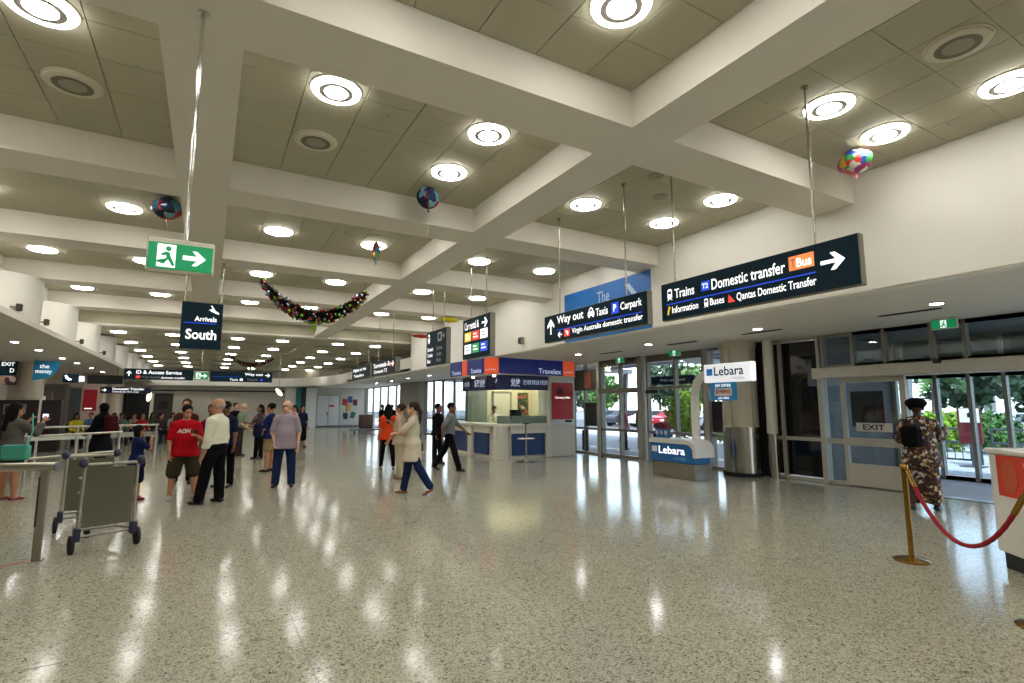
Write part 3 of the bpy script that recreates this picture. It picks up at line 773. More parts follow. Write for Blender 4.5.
# -- blue banner on the right bulkhead
s = tag(empty('blue_banner'), 'large blue banner with pale lettering on the bulkhead behind the Way out sign', 'banner')
s.matrix_world = face_matrix((WR - .012, 9.1, 3.76), '-X')
MB().box(-1.48, 1.48, -.6, .58, -.012, 0.0, c=.004).build('sheet', mat('banner blue', (8, 106, 184), .45, var=.12, scale=1.2), s)
text('The', s, -.2, .16, .42, .26, mat('banner lettering', (170, 200, 225), .5)); text('world', s, -.6, -.25, .9, .26, _M['banner lettering'])
flat([(.72, .42), (.86, .42), (1.14, .1), (1.0, .1)], 'pale_stroke', _M['banner lettering'], s)
MB().box(-1.49, 1.49, .58, .6, -.014, .004).build('top_rail', WHITE, s)
t = tag(empty('wall_speaker', (WR, 12.62, 3.44)), 'small grey box on the bulkhead right of the car rental sign', 'speaker')
MB().box(-.1, 0, -.09, .09, -.09, .09, c=.01).build('cabinet', mat('grey cabinet', (140, 136, 124), .6), t); MB().box(-.106, -.1, -.075, .075, -.075, .075).build('grille', VENT, t)

# ================================================================ CURRENCY KIOSK
KW = mat('kiosk white', (206, 202, 190), .4, var=.03)
KB = mat('kiosk blue', (18, 50, 104), .4, var=.05)
FB = mat('fascia blue', (18, 36, 112), .4, emit=(14, 30, 110), estr=.15)
FO = mat('fascia orange', (214, 82, 36), .4, emit=(220, 84, 34), estr=.3)
FN = mat('fascia navy', (20, 28, 84), .4)
FT = mat('fascia lettering', (200, 210, 235), .4, emit=(190, 205, 240), estr=.35)
kiosk = thing('currency_kiosk', 'white and blue currency exchange kiosk with blue and orange fascia', 'kiosk', (0, 0, 0))
def wallseg(name, p, q, z0, z1, d, m, parent, c=0.0):
    """an upright slab from p to q, its outer face on the line, d thick to the left of p->q"""
    p, q = Vector(p), Vector(q); t = (q - p).normalized(); n = Vector((-t.y, t.x)) * d
    return MB().prism([tuple(p), tuple(q), tuple(q + n), tuple(p + n)], z0, z1).build(name, m, parent)
A, B, Cc, D = (7.62, 18.3), (7.72, 14.9), (8.2, 14.42), (9.9, 14.42)
# counter
body = MB().prism([(7.78, 18.3), (7.86, 14.96), (8.26, 14.56), (9.74, 14.56), (9.74, 15.0), (8.45, 15.0), (8.3, 15.15), (8.25, 18.3)], 0.0, 1.0).build('counter_body', KW, kiosk)
MB().prism([(7.6, 18.35), (7.68, 14.86), (8.16, 14.36), (9.72, 14.36), (9.72, 15.1), (8.5, 15.1), (8.38, 15.22), (8.34, 18.35)], 1.0, 1.07).build('counter_top', KW, kiosk)
MB().prism([(7.82, 18.3), (7.9, 15.0), (8.3, 14.6), (9.7, 14.6), (9.7, 14.7), (8.0, 15.0), (7.95, 18.3)], 0.0, 0.08).build('plinth', VENT, kiosk)
def corner_post(x, y, r=.2):
    return MB().lathe([(r, 0), (r, 1.0)], (x, y, 0), 20).build('counter_post', KW, kiosk, True)
corner_post(8.0, 14.72, .26)
for (y0, y1) in ((15.2, 16.2), (16.75, 17.9)):
    p = MB().box(7.79, 7.86, y0, y1, .1, .78, c=.005).build('blue_panel', KB, kiosk)
    MB().box(7.68, 7.86, y1, y1 + .3, 0, 1.0, c=.02).build('counter_post', KW, kiosk)
MB().box(8.3, 9.5, 14.5, 14.58, .1, .78, c=.005).build('blue_panel', KB, kiosk)
MB().box(9.5, 9.74, 14.42, 14.9, 0, 1.0, c=.02).build('counter_post', KW, kiosk)
MB().box(7.74, 7.8, 15.0, 18.2, .78, 1.0).build('counter_apron', KW, kiosk); MB().box(8.2, 9.72, 14.44, 14.52, .78, 1.0).build('counter_apron', KW, kiosk)
# glass screens
KG = glass_mat('kiosk glass', (.80, .86, .84), 1.0)
FROST = mat('frosted glass', (170, 176, 168), .35)
for p, q in (((7.95, 18.2), (7.98, 16.7)), ((7.98, 16.66), (8.0, 15.1)), ((8.0, 15.06), (8.34, 14.7)), ((8.38, 14.7), (9.72, 14.7))):
    wallseg('glass_screen', p, q, 1.07, 2.25, .012, KG, kiosk)
for p, q in (((8.05, 15.06), (8.36, 14.75)), ((8.4, 14.74), (9.72, 14.74))):
    wallseg('frosted_band', p, q, 1.07, 1.32, .01, FROST, kiosk)
# pylon with poster
MB().box(9.72, 10.72, 14.5, 15.25, 0, 2.62, c=.02).build('pylon', KW, kiosk)
pm = Matrix.Translation((10.18, 14.5, 1.8)) @ Matrix.Rotation(math.pi / 2, 4, 'X')
po = MB().box(-.42, .42, -.6, .6, .03, .05).build('poster', mat('poster red', (168, 22, 26), .4, var=.12), kiosk); po.matrix_local = pm
flat([(-.12 + .14 * math.cos(i * .63), .32 + .14 * math.sin(i * .63)) for i in range(10)], 'poster_disc', mat('poster dark', (80, 16, 18), .5), po, z=.055)
text('Currency Offer', po, -.3, .06, .6, .08, SIGNW, z=.055, bold=.02); MB().box(.1, .36, -.7, -.62, .03, .05).build('poster_tag', BLACK, po)
MB().box(-.46, .46, -.78, .64, .018, .03).build('poster_frame', ALU, po)
# upper fascia (three faces) and lower navy fascia
fas = [(7.28, 17.1), (7.4, 14.75), (7.72, 14.3), (10.78, 14.55)]
for i, (p, q) in enumerate(zip(fas[:-1], fas[1:])):
    wallseg('fascia', p, q, 2.62, 3.12, .1, FB, kiosk)
MB().prism(fas + [(10.78, 15.3), (8.2, 15.3), (8.1, 17.1)], 2.6, 2.64).build('fascia_underside', KW, kiosk)
def on_wall(p, q, u, z, name, w, h, m, d=.012):
    """a plate on the outer face of the segment p->q: u along it (middle), z middle"""
    p, q = Vector(p), Vector(q); t = (q - p).normalized(); o = p + t * u
    M = Matrix.Identity(4)
    for j in range(2): M[j][0] = t[j]
    M[2][0] = 0; M[0][1] = M[1][1] = 0; M[2][1] = 1
    M[0][2], M[1][2], M[2][2] = t.y, -t.x, 0
    M.translation = (o.x, o.y, z)
    b = MB().box(-w / 2, w / 2, -h / 2, h / 2, 0, d).build(name, m, kiosk); b.matrix_local = M
    return b
on_wall(fas[0], fas[1], 1.1, 2.87, 'orange_panel', .34, .49, FO)
b = on_wall(fas[1], fas[2], .28, 2.87, 'orange_panel', .5, .49, FO)
text('currency', b, -.2, -.16, .36, .06, FT, z=.015)
b = on_wall(fas[2], fas[3], 2.78, 2.87, 'orange_panel', .5, .49, FO)
text('currency', b, -.2, -.16, .36, .06, FT, z=.015)
b = on_wall(fas[0], fas[1], 1.85, 2.87, 'name_panel', .9, .49, FB); text('Travelex', b, -.3, -.2, .7, .15, FT, z=.015, bold=.01)
b = on_wall(fas[0], fas[1], .5, 2.87, 'name_panel', .8, .49, FB); text('Travelex', b, -.3, -.2, .66, .15, FT, z=.015, bold=.01)
b = on_wall(fas[2], fas[3], 1.95, 2.87, 'name_panel', 1.1, .49, FB); text('Travelex', b, -.45, -.2, .94, .17, FT, z=.015, bold=.01)
low = [(7.72, 17.0), (7.86, 14.98), (8.2, 14.6), (9.7, 14.6)]
for p, q in zip(low[:-1], low[1:]): wallseg('name_board', p, q, 2.14, 2.62, .06, FN, kiosk)
b = on_wall(low[0], low[1], .35, 2.38, 'board_face', .5, .46, FN); text('兌換', b, -.2, -.09, .36, .17, FT, z=.015)
b = on_wall(low[0], low[1], 1.2, 2.38, 'board_face', 1.0, .46, FN); text('貨幣兌換', b, -.35, -.13, .7, .25, FT, z=.015, bold=.02)
b = on_wall(low[1], low[2], .2, 2.38, 'board_face', .5, .46, FN)
b = on_wall(low[2], low[3], .1, 2.38, 'board_face', 1.0, .46, FN)
b2 = on_wall(low[1], low[2], .26, 2.38, 'board_face', .44, .46, FN, d=.014); text('外貨', b2, -.18, -.13, .34, .25, FT, z=.017, bold=.02)
b3 = on_wall(low[2], low[3], .28, 2.38, 'board_face', .5, .46, FN, d=.014); text('兌換', b3, -.2, -.13, .36, .25, FT, z=.017, bold=.02)
b4 = on_wall(low[2], low[3], 1.0, 2.38, 'board_face', .96, .46, FN, d=.014); text('환전 両替 貨幣兌換 外貨兌換', b4, -.46, -.07, .92, .16, FT, z=.017)
# inside back walls, door, pictures
MB().box(9.0, 11.0, 17.6, 17.7, 0, 3.1).build('back_wall', mat('kiosk cream', (206, 194, 164), .6), kiosk)
MB().box(10.9, 11.0, 15.3, 17.6, 0, 3.1).build('side_wall', _M['kiosk cream'], kiosk)
MB().box(8.2, 9.0, 17.6, 17.7, 0, 3.1).build('side_screen', mat('grey glass', (120, 126, 120), .2), kiosk)
MB().box(9.25, 9.95, 17.55, 17.6, 0, 2.12, c=.01).build('inner_door', mat('cream door', (196, 188, 168), .5), kiosk)
for (x0, x1) in ((9.19, 9.25), (9.95, 10.01)): MB().box(x0, x1, 17.53, 17.6, 0, 2.18).build('door_jamb', FRAME, kiosk)
MB().box(9.19, 10.01, 17.53, 17.6, 2.12, 2.18).build('door_head', FRAME, kiosk)
PICT = print_mat('flower picture', (60, 70, 40), [(.25, (170, 70, 60)), (.45, (200, 160, 140)), (.6, (110, 110, 60)), (.8, (40, 50, 30))], 9)
MB().box(10.3, 10.75, 17.55, 17.6, 1.3, 2.15).build('picture', PICT, kiosk)
MB().box(10.84, 10.9, 16.2, 16.6, 1.3, 2.15).build('picture', PICT, kiosk)
MB().box(10.84, 10.9, 15.8, 16.7, .9, 1.25).build('blue_shelf', KB, kiosk)
t = thing('computer_monitor', 'black computer monitor on the kiosk counter behind the glass', 'monitor', (8.72, 15.03, 1.07))
MB().box(-.22, .22, -.02, .02, .14, .44, c=.008).build('screen', BLACK, t); MB().box(-.02, .02, -.02, .02, .01, .16).build('stand', BLACK, t); MB().box(-.1, .1, -.07, .07, 0, .012).build('foot', BLACK, t)
MB().box(8.6, 10.6, 16.0, 17.2, 3.06, 3.1).build('added_light_panel', mat('kiosk added light', (255, 250, 235), .5, emit=(255, 248, 228), estr=9), kiosk)  # glowing panel added to brighten the kiosk interior
# little spotlights under the fascia
for (x, y) in ((7.6, 15.9), (7.75, 14.7)):
    MB().lathe([(.05, 0), (.05, -.05), (.03, -.06), (0, -.06)], (x, y, 2.6), 14).build('spotlight', mat('spot lens', (255, 245, 220), .4, emit=(255, 240, 210), estr=4), kiosk, True)
# high table in front
t = thing('high_table', 'tall steel stand with a small shelf and disc base before the kiosk', 'table', (8.22, 13.56, 0))
MB().lathe([(.29, 0), (.29, .012), (.12, .03), (.04, .07), (.03, .09)], n=32).build('disc_base', STEEL, t, True)
MB().lathe([(.03, .08), (.03, 1.12)], n=16).build('post', STEEL, t, True)
MB().box(-.22, .22, -.14, .14, .66, .69, c=.008).build('shelf', KW, t)
MB().box(-.08, .08, -.06, .06, 1.1, 1.14, c=.008).build('top_plate', BLACK, t)

# ================================================================ PHONE KIOSK
PB = mat('phone kiosk blue', (30, 108, 176), .35, var=.05)
PW_ = mat('phone kiosk white', (226, 224, 218), .35)
k = thing('phone_kiosk', 'blue and white phone company counter with a curved white arm and lit sign', 'kiosk', (0, 0, 0))
MB().box(9.25, 9.72, 8.22, 9.5, 0, .36, c=.01).build('steel_base', STEEL, k)
MB().box(9.22, 9.74, 8.2, 9.52, .36, .78, c=.012).build('blue_body', PB, k)
# white wrap-over top with rounded front end
prof = [(9.5, .86)] + [(8.36 + .26 * math.cos(a), .60 + .26 * math.sin(a)) for a in [math.pi / 2 + i * math.pi / 16 for i in range(9)]]
inner = [(8.18, .60), (8.18, .66), (8.30, .76), (9.5, .76)]
poly = [(9.5, .88), (8.42, .88), (8.28, .86), (8.18, .80), (8.12, .70), (8.12, .50), (8.2, .50), (8.2, .66), (8.26, .74), (8.36, .78), (9.5, .78)]
mb = MB().prism(poly, 9.18, 9.78)
mb.v = [(z, x, y) for x, y, z in mb.v]
mb.build('white_top', PW_, k, True)
lt = MB().box(-.6, .6, -.19, .19, 0, .006).build('name_panel', PB, k); lt.matrix_local = face_matrix((9.214, 8.88, .57), '-X')
flat(rect(-.56, .0, .17, .13), 'logo_tile', mat('logo white', (220, 225, 235), .4), lt, z=.01)
text('Lebara', lt, -.34, -.03, .78, .17, SIGNW, z=.01, bold=.015); text('mobile', lt, .12, -.15, .34, .08, mat('pale lettering', (140, 180, 215), .5), z=.01)
# arm: swept rounded strip from the counter up and over to the sign
arm = [(9.66, 8.5, .86), (9.66, 8.5, 1.6), (9.66, 8.49, 1.93), (9.66, 8.42, 2.14), (9.66, 8.27, 2.28), (9.66, 8.05, 2.33), (9.66, 7.6, 2.33)]
mb = MB(); n = 12; rings = []
for i, p in enumerate(arm):
    a_ = Vector(arm[max(i - 1, 0)]); b_ = Vector(arm[min(i + 1, len(arm) - 1)]); tt_ = (b_ - a_).normalized()
    nrm = Vector((0, tt_.z, -tt_.y))
    rings.append([Vector(p) + .06 * math.cos(2 * math.pi * q / n) * Vector((1, 0, 0)) + .11 * math.sin(2 * math.pi * q / n) * nrm for q in range(n)])
v = [q for r_ in rings for q in r_]
f = [(i * n + q, i * n + (q + 1) % n, (i + 1) * n + (q + 1) % n, (i + 1) * n + q) for i in range(len(rings) - 1) for q in range(n)] + [tuple(range(n)), tuple((len(rings) - 1) * n + q for q in range(n))]
mb.add(v, f); mb.build('curved_arm', PW_, k, True)
sg = MB().box(-.6, .6, -.2, .2, -.16, 0, c=.015).build('lit_sign', mat('lit sign white', (240, 240, 236), .4, emit=(245, 248, 255), estr=.45), k); sg.matrix_local = face_matrix((9.57, 7.54, 2.33), '-X')
flat(rect(-.52, -.05, .16, .15), 'logo_tile', mat('logo blue', (40, 130, 215), .4, emit=(40, 130, 215), estr=.2), sg, z=.004)
text('Lebara', sg, -.32, -.06, .74, .2, mat('lettering navy', (30, 52, 110), .4), z=.004, bold=.015); text('mobile', sg, .12, -.15, .32, .06, mat('lettering pale grey', (150, 165, 190), .5), z=.004)
ps = MB().box(-.34, .34, -.2, .2, -.02, 0, c=.004).build('hanging_poster', mat('poster blue', (34, 120, 170), .4, emit=(34, 120, 170), estr=.15), k); ps.matrix_local = face_matrix((9.64, 7.7, 1.94), '-X')
MB().tube([(9.65, 7.7, 2.12), (9.65, 7.7, 2.26)], .012, 8).build('poster_hanger', ALU, k)
flat(rect(-.22, -.1, .44, .16), 'poster_patch', mat('poster patch', (236, 226, 220), .5), ps, z=.004)
text('$2 PREPAID', ps, -.19, -.06, .38, .09, mat('poster lettering red', (200, 50, 40), .5), z=.008, bold=.02); text('SIM OFFER', ps, -.2, .09, .4, .06, SIGNW, z=.004); text('ASK HERE', ps, -.14, -.17, .28, .045, SIGNW, z=.004)
for i, y in enumerate((9.42, 9.28, 9.14)):
    t = thing('brochure_stand', 'small blue brochure box on the phone counter, %s from the wall end' % ('first', 'second', 'third')[i], 'brochure', (9.42, y, .88), group='brochure boxes on the phone counter')
    MB().box(-.05, .05, -.055, .055, 0, .2, c=.006).build('box', mat('brochure blue', (40, 110, 170), .5), t)
    MB().box(-.056, -.05, -.04, .04, .08, .17).build('cover', mat('brochure cover', (190, 200, 215), .5), t)

# ================================================================ WHITE DESK, right edge
t = thing('reception_desk', 'white reception desk with an orange red poster at the right picture edge', 'desk', (7.08, 2.42, 0))
ang = math.atan2(-.75, -.66)
t.rotation_euler = (0, 0, ang)
DW = mat('desk white', (222, 218, 208), .4)
MB().box(0.03, 2.6, 0.04, .78, 0, .16).build('plinth', BLACK, t)
MB().box(0, 2.6, 0, .8, .16, 1.13, c=.01).build('body', DW, t)
MB().box(-.03, 2.63, -.02, .83, 1.13, 1.18, c=.012).build('top', DW, t)
po = MB().box(-.4, .4, -.2, .2, 0, .006).build('poster', mat('poster orange red', (206, 52, 24), .4, var=.15, scale=3), t)
po.matrix_local = Matrix(((1, 0, 0, .52), (0, 0, -1, -.001), (0, 1, 0, .92), (0, 0, 0, 1)))
flat([(-.22 + .11 * math.cos(i * .42), .0 + .16 * math.sin(i * .42)) for i in range(15)], 'poster_swirl', mat('poster swirl', (196, 84, 40), .5), po, z=.009)
for i, w_ in enumerate(('Some', 'things', 'are', 'better here')): text(w_, po, -.02, .1 - .075 * i, .2 if i < 3 else .36, .05, mat('poster cream', (235, 200, 180), .5), z=.009, bold=.01)
# ================================================================ BARRIERS
BRASS = mat('brass', (156, 120, 54), .22, 1.0, var=.06)
def stanchion(label, x, y):
    t = thing('rope_stanchion', label, 'stanchion', (x, y, 0), group='brass rope stanchions')
    MB().lathe([(.165, 0), (.165, .012), (.15, .022), (.05, .04), (.03, .055)], n=36).build('disc_base', BRASS, t, True)
    MB().lathe([(.026, .05), (.026, .93)], n=20).build('post', BRASS, t, True)
    MB().lathe([(.026, .93), (.036, .94), (.036, .985), (.028, .995), (.0, 1.0)], n=20).build('cap', BRASS, t, True)
    MB().lathe([(.034, .9), (.034, .915)], n=16).build('ring', BRASS, t, True)
    return t
S1, S2 = Vector((6.51, 2.95, 0)), Vector((5.39, 1.62, 0))
stanchion('brass rope stanchion standing left of the floral dress woman', S1.x, S1.y)
stanchion('brass rope stanchion cut by the right picture edge', S2.x, S2.y)
t = thing('barrier_rope', 'sagging red plush barrier rope hung between two brass stanchions', 'rope', ((S1.x + S2.x) / 2, (S1.y + S2.y) / 2, 0))
dv = (S2 - S1); L = dv.length; dn = dv.normalized()
a_, b_ = S1 + dn * .06, S2 - dn * .06
pts = []
for i in range(41):
    u = i / 40
    p = a_.lerp(b_, u); p.z = 0.93 - .55 * 4 * u * (1 - u)
    pts.append(p - Vector(t.location))
MB().tube(pts[1:-1], .018, 12, radii=[.018 + (.002 if i % 2 else 0) for i in range(39)]).build('plush_rope', mat('red plush', (150, 14, 34), .85, var=.15, scale=60, bump=.5, bscale=200), t, True)
for e, q in ((0, 3), (37, 40)): MB().tube(pts[e:q + 1], .022, 12).build('brass_end', BRASS, t, True)

RAILM = mat('rail steel', (186, 182, 168), .28, .9)
def railing(name, label, pts, z, rails, r=.035, post_w=.1, end_cap=True):
    t = thing(name, label, 'railing', (pts[0][0], pts[0][1], 0))
    o = Vector((pts[0][0], pts[0][1], 0))
    for rz in rails:
        MB().tube([Vector((p[0], p[1], rz)) - o for p in pts], r, 14).build('rail', RAILM, t, True)
    return t, o
# near rail with the blade post
t, o = railing('hand_railing', 'thick round hand rail with a flat steel post at the lower left edge', [(-2.6, 7.95), (-1.36, 7.5)], .97, (.965,), r=.045)
MB().box(0, .07, -.03, .03, 0, .93, c=.006).build('post', mat('post steel', (140, 134, 120), .35, .8), t, loc=Vector((-1.50, 7.52, 0)) - o)
MB().box(-.004, .012, -.032, .02, .35, .86).build('post_slot', BLACK, t, loc=Vector((-1.50, 7.52, 0)) - o)
MB().tube([(-1.375, 7.505, .965), (-1.355, 7.498, .965)], .047, 14).build('end_cap', mat('cap plastic', (110, 112, 122), .4), t, True, loc=-o)
MB().box(-.03, .1, -.06, .06, 0, .006).build('foot_plate', STEEL, t, loc=Vector((-1.50, 7.52, 0)) - o)
# middle and far railings
t, o = railing('hand_railing', 'steel hand rail crossing behind the luggage trolleys', [(-3.24, 14.33), (-2.31, 15.38), (-1.75, 16.0)], 1.0, (1.0, .55), r=.024)
for (x, y) in ((-3.14, 14.44), (-2.31, 15.38), (-1.8, 15.95)): MB().tube([(x - o.x, y - o.y, 0), (x - o.x, y - o.y, 1.0)], .03, 12).build('post', RAILM, t, True)
t, o = railing('hand_railing', 'long steel hand rail in front of the seated crowd', [(-4.56, 20.4), (-1.4, 22.0)], 1.0, (1.0,), r=.035)
for u in (0.02, .36, .68, .98):
    x, y = -4.56 + 3.16 * u - o.x, 20.4 + 1.6 * u - o.y
    MB().tube([(x, y, 0), (x, y, 1.0)], .035, 12).build('post', RAILM, t, True)
MB().prism([(0, -.02), (3.16, 1.58), (3.16, 1.62), (0, .02)], .62, .78).build('lower_band', RAILM, t)
tape = tag(MB().prism([(-2.3, 6.9), (-1.53, 7.5), (-1.56, 7.54), (-2.33, 6.94)], 0.0005, .002).build('floor_tape', mat('red tape', (150, 52, 36), .6)), 'strip of red tape on the floor at the left edge', 'tape')

# ================================================================ LUGGAGE TROLLEYS
CARTP = mat('cart panel', (88, 85, 66), .5, var=.06)
CARTF = mat('cart frame', (168, 164, 152), .35, .8)
CARTB = mat('cart blue plastic', (36, 40, 66), .5)
def wheel(parent, x, y, r=.1, w=.045, ang=0):
    o = empty('wheel', (x, y, r), ang, parent)
    MB().lathe([(r * .62, -w / 2), (r, -w * .35), (r, w * .35), (r * .62, w / 2), (r * .62, -w / 2)], n=24, axis='x').build('tyre', RUBBER, o, True)
    MB().lathe([(0, -w * .4), (r * .64, -w * .35), (r * .64, w * .35), (0, w * .4)], n=16, axis='x').build('hub', CARTF, o, True)
    return o
def trolley(label, x, y, rz):
    """local -y = back (handle and panel), +y = front"""
    t = thing('luggage_trolley', label, 'trolley', (x, y, 0), rz, group='luggage trolleys')
    for s_ in (-1, 1):
        MB().tube([(s_ * .262, 0, .12), (s_ * .255, -.01, .5), (s_ * .248, -.04, .95)], .017, 10).build('upright', CARTF, t, True)
        MB().tube([(s_ * .262, .0, .2), (s_ * .235, .3, .17), (s_ * .12, .85, .15)], .016, 10).build('base_tube', CARTF, t, True)
        wheel(t, s_ * .305, 0.0, .1)
        MB().box(s_ * .262 - .03, s_ * .262 + .03, -.05, .06, .13, .27, c=.01).build('wheel_bracket', CARTB, t)
    MB().tube([(-.12, .85, .15), (0, .9, .15), (.12, .85, .15)], .016, 10).build('nose_tube', CARTF, t, True)
    MB().tube([(-.255, .1, .16), (.255, .1, .16)], .014, 10).build('cross_tube', CARTF, t, True)
    MB().tube([(-.2, .45, .17), (.2, .45, .17)], .014, 10).build('cross_tube', CARTF, t, True)
    wheel(t, 0.0, .82, .085)
    MB().box(-.03, .03, .78, .86, .15, .22, c=.01).build('caster_fork', CARTB, t)
    # back panel, slightly bowed
    mb = MB(); n = 10
    for i in range(n + 1):
        z = .27 + .65 * i / n; yy = -.012 - .03 * (i / n) ** 2 + .012 * math.sin(math.pi * i / n)
        w_ = .23
        mb.v += [(-w_, yy - .004, z), (w_, yy - .004, z), (w_, yy + .004, z), (-w_, yy + .004, z)]
    for i in range(n):
        for q in range(4): mb.f.append((i * 4 + q, i * 4 + (q + 1) % 4, i * 4 + 4 + (q + 1) % 4, i * 4 + 4 + q))
    mb.f += [(0, 3, 2, 1), tuple(n * 4 + q for q in range(4))]
    mb.build('back_panel', CARTP, t)
    MB().tube([(-.3, -.06, .96), (.3, -.06, .96)], .017, 12).build('handle_bar', CARTF, t, True)
    for s_ in (-1, 1):
        MB().ball((s_ * .27, -.06, .98), (.045, .05, .055), 12, 8).build('handle_end', CARTB, t, True)
    # small upper basket on the far side of the panel
    MB().box(-.25, .25, .0, .2, .62, .64).build('basket_floor', CARTF, t)
    MB().tube([(-.25, 0, .8), (-.25, .2, .8), (.25, .2, .8), (.25, 0, .8)], .008, 8).build('basket_rail', CARTF, t)
    return t
trolley('nearest luggage trolley with a grey back panel facing the camera', -0.915, 7.72, math.radians(20))
trolley('second luggage trolley, parked half behind the nearest one', -1.30, 9.05, math.radians(14))

# ================================================================ BALLOONS AND GARLANDS
def foil_mat(name, cols, scale):
    m = print_mat(name, cols[0], [(.25 + .75 * i / len(cols), c) for i, c in enumerate(cols[1:])], scale, rough=.18)
    m.node_tree.nodes['Principled BSDF'].inputs['Metallic'].default_value = .35
    return m
def balloon(label, x, y, z, rx, ry, rz_, m, string=0.5, squash=.5):
    t = thing('foil_balloon', label, 'balloon', (x, y, z), group='foil balloons')
    mb = MB(); nu, nv = 24, 14
    for i in range(nv + 1):
        th = math.pi * i / nv
        for k_ in range(nu):
            ph = 2 * math.pi * k_ / nu
            sq = 1 + .10 * math.cos(4 * ph) * math.sin(th) ** 2
            w_ = 1 + .035 * math.sin(11 * ph) * math.sin(th)
            mb.v.append((rx * math.sin(th) * math.cos(ph) * sq * w_, ry * math.sin(th) * math.sin(ph) * sq * w_, -rz_ * math.cos(th)))
    mb.f = [(i * nu + k_, i * nu + (k_ + 1) % nu, (i + 1) * nu + (k_ + 1) % nu, (i + 1) * nu + k_) for i in range(nv) for k_ in range(nu)]
    mb.build('envelope', m, t, True)
    MB().tube([(0, 0, -rz_ * .97), (0.01, 0, -rz_ - .05)], .012, 8, radii=[.008, .016]).build('neck', m, t)
    MB().tube([(.01, 0, -rz_ - .05), (.02, .01, -rz_ - .05 - string * .5), (.0, .0, -rz_ - .05 - string)], .0018, 5).build('string', WHITE, t)
BLUEF = foil_mat('foil blue', [(70, 120, 140), (30, 50, 80), (150, 30, 36), (90, 150, 165), (18, 24, 40)], 7)
balloon('pale blue and dark foil balloon against the ceiling left of the exit sign', -0.70, 9.25, 4.57, .19, .18, .17, BLUEF, .3)
balloon('blue and red foil balloon against the ceiling beside the middle lights', 2.58, 6.95, 4.585, .16, .15, .16, foil_mat('foil teal', [(80, 140, 160), (30, 40, 70), (150, 40, 44), (110, 170, 185), (24, 30, 60)], 8), .35)
balloon('rainbow patterned foil balloon under the ceiling beside the right wall', 6.72, 3.28, 4.58, .2, .18, .15, foil_mat('foil rainbow', [(200, 60, 50), (60, 140, 70), (40, 80, 170), (220, 180, 60), (220, 220, 210), (180, 70, 130)], 10), .1)
balloon('thin multicoloured foil balloon hanging under a middle ceiling light', 2.6, 9.75, 4.52, .07, .05, .2, foil_mat('foil confetti', [(60, 130, 170), (180, 60, 90), (120, 170, 60), (70, 160, 170), (200, 120, 60)], 14), .25)
balloon('yellow foil balloon beside the tall train sign', 6.3, 14.95, 4.27, .3, .12, .09, mat('foil yellow', (196, 186, 30), .25), .1)
balloon('red foil balloon at the bulkhead corner beyond the signs', 6.85, 18.9, 4.25, .35, .12, .07, mat('foil red', (190, 40, 30), .25), .1)

TINSEL = mat('dark green tinsel', (16, 36, 26), .5, var=.3, scale=30, spec=.2)
BAUB = [mat('bauble red', (150, 24, 36), .15), mat('bauble green', (120, 170, 40), .15), mat('bauble silver', (150, 155, 180), .15, .6), mat('bauble crimson', (110, 14, 30), .2)]
def garland(label, p0, p1, sag, rad, seed, zc):
    rnd = random.Random(seed)
    p0, p1 = Vector(p0), Vector(p1)
    t = thing('christmas_garland', label, 'garland', tuple((p0 + p1) / 2), group='hanging christmas garlands')
    c0 = Vector(t.location)
    def at(u): 
        p = p0.lerp(p1, u); p.z -= sag * 4 * u * (1 - u); return p
    mb = MB()
    for i in range(5200):
        u = rnd.random(); c = at(u); env = rad * (0.45 + .55 * math.sin(math.pi * min(1, max(0, u))) ** .6)
        d = Vector((rnd.gauss(0, 1), rnd.gauss(0, 1), rnd.gauss(0, 1))).normalized()
        a = c + d * env * .25 - c0; b = c + d * env * rnd.uniform(.75, 1.05) - c0
        sd = d.cross(Vector((rnd.random() - .5, rnd.random() - .5, rnd.random() - .5))).normalized() * .014
        mb.add([a - sd, a + sd, b], [(0, 1, 2)])
    stuff(mb.build('tinsel', TINSEL, t))
    for bi, bm_ in enumerate(BAUB):
        mb = MB()
        for i in range(85):
            u = rnd.random(); c = at(u); env = rad * (0.45 + .55 * math.sin(math.pi * u) ** .6)
            d = Vector((rnd.gauss(0, 1), rnd.gauss(0, 1), rnd.gauss(0, 1) - .3)).normalized()
            mb.ball(tuple(c + d * env * .85 - c0), rnd.uniform(.022, .038), 8, 6)
        stuff(mb.build('baubles', bm_, t, True))
    mid = at(.5) - c0
    MB().tube([mid + Vector((0, 0, -rad)), mid + Vector((0, 0, -rad - .1)), mid + Vector((0, 0, -rad - .22))], .04, 8, radii=[.05, .045, .005]).build('pendant', BAUB[1], t, True)
    for p in (p0, p1):
        q = p - c0; MB().tube([q, Vector((q.x, q.y, zc - c0.z))], .004, 6).build('cord', BLACK, t)
garland('large sagging christmas garland of red and green baubles across the middle bay', (0.9, 12.75, 4.36), (3.17, 12.75, 4.34), .68, .2, 3, ZC)
garland('small distant christmas garland above the far Way out sign', (0.78, 30.0, 4.18), (2.82, 30.0, 4.1), .42, .13, 5, ZF)

# pendant lamps in the far hall
PENDL = mat('pendant lamp glow', (255, 235, 190), .5, emit=(255, 232, 180), estr=2.0)
for lab, (x, y, z), ti in (('glowing oval pendant lamp before the grey far screen, left', (-2.46, 31.0, 2.1), .15), ('tilted glowing pendant lamp above the man in the lilac shirt', (3.2, 30.0, 2.36), -.7)):
    t = thing('pendant_lamp', lab, 'lamp', (x, y, z), group='far pendant lamps')
    b = MB().ball((0, 0, 0), (.1, .1, .24), 16, 10).build('glowing_shade', PENDL, t, True); b.rotation_euler = (0, ti, 0)
    MB().tube([(0, 0, .25), (0, 0, ZF - z)], .012, 8).build('stem', ALU, t)
    MB().lathe([(.06, ZF - z - .03), (.06, ZF - z)], n=14).build('ceiling_rose', ALU, t, True)

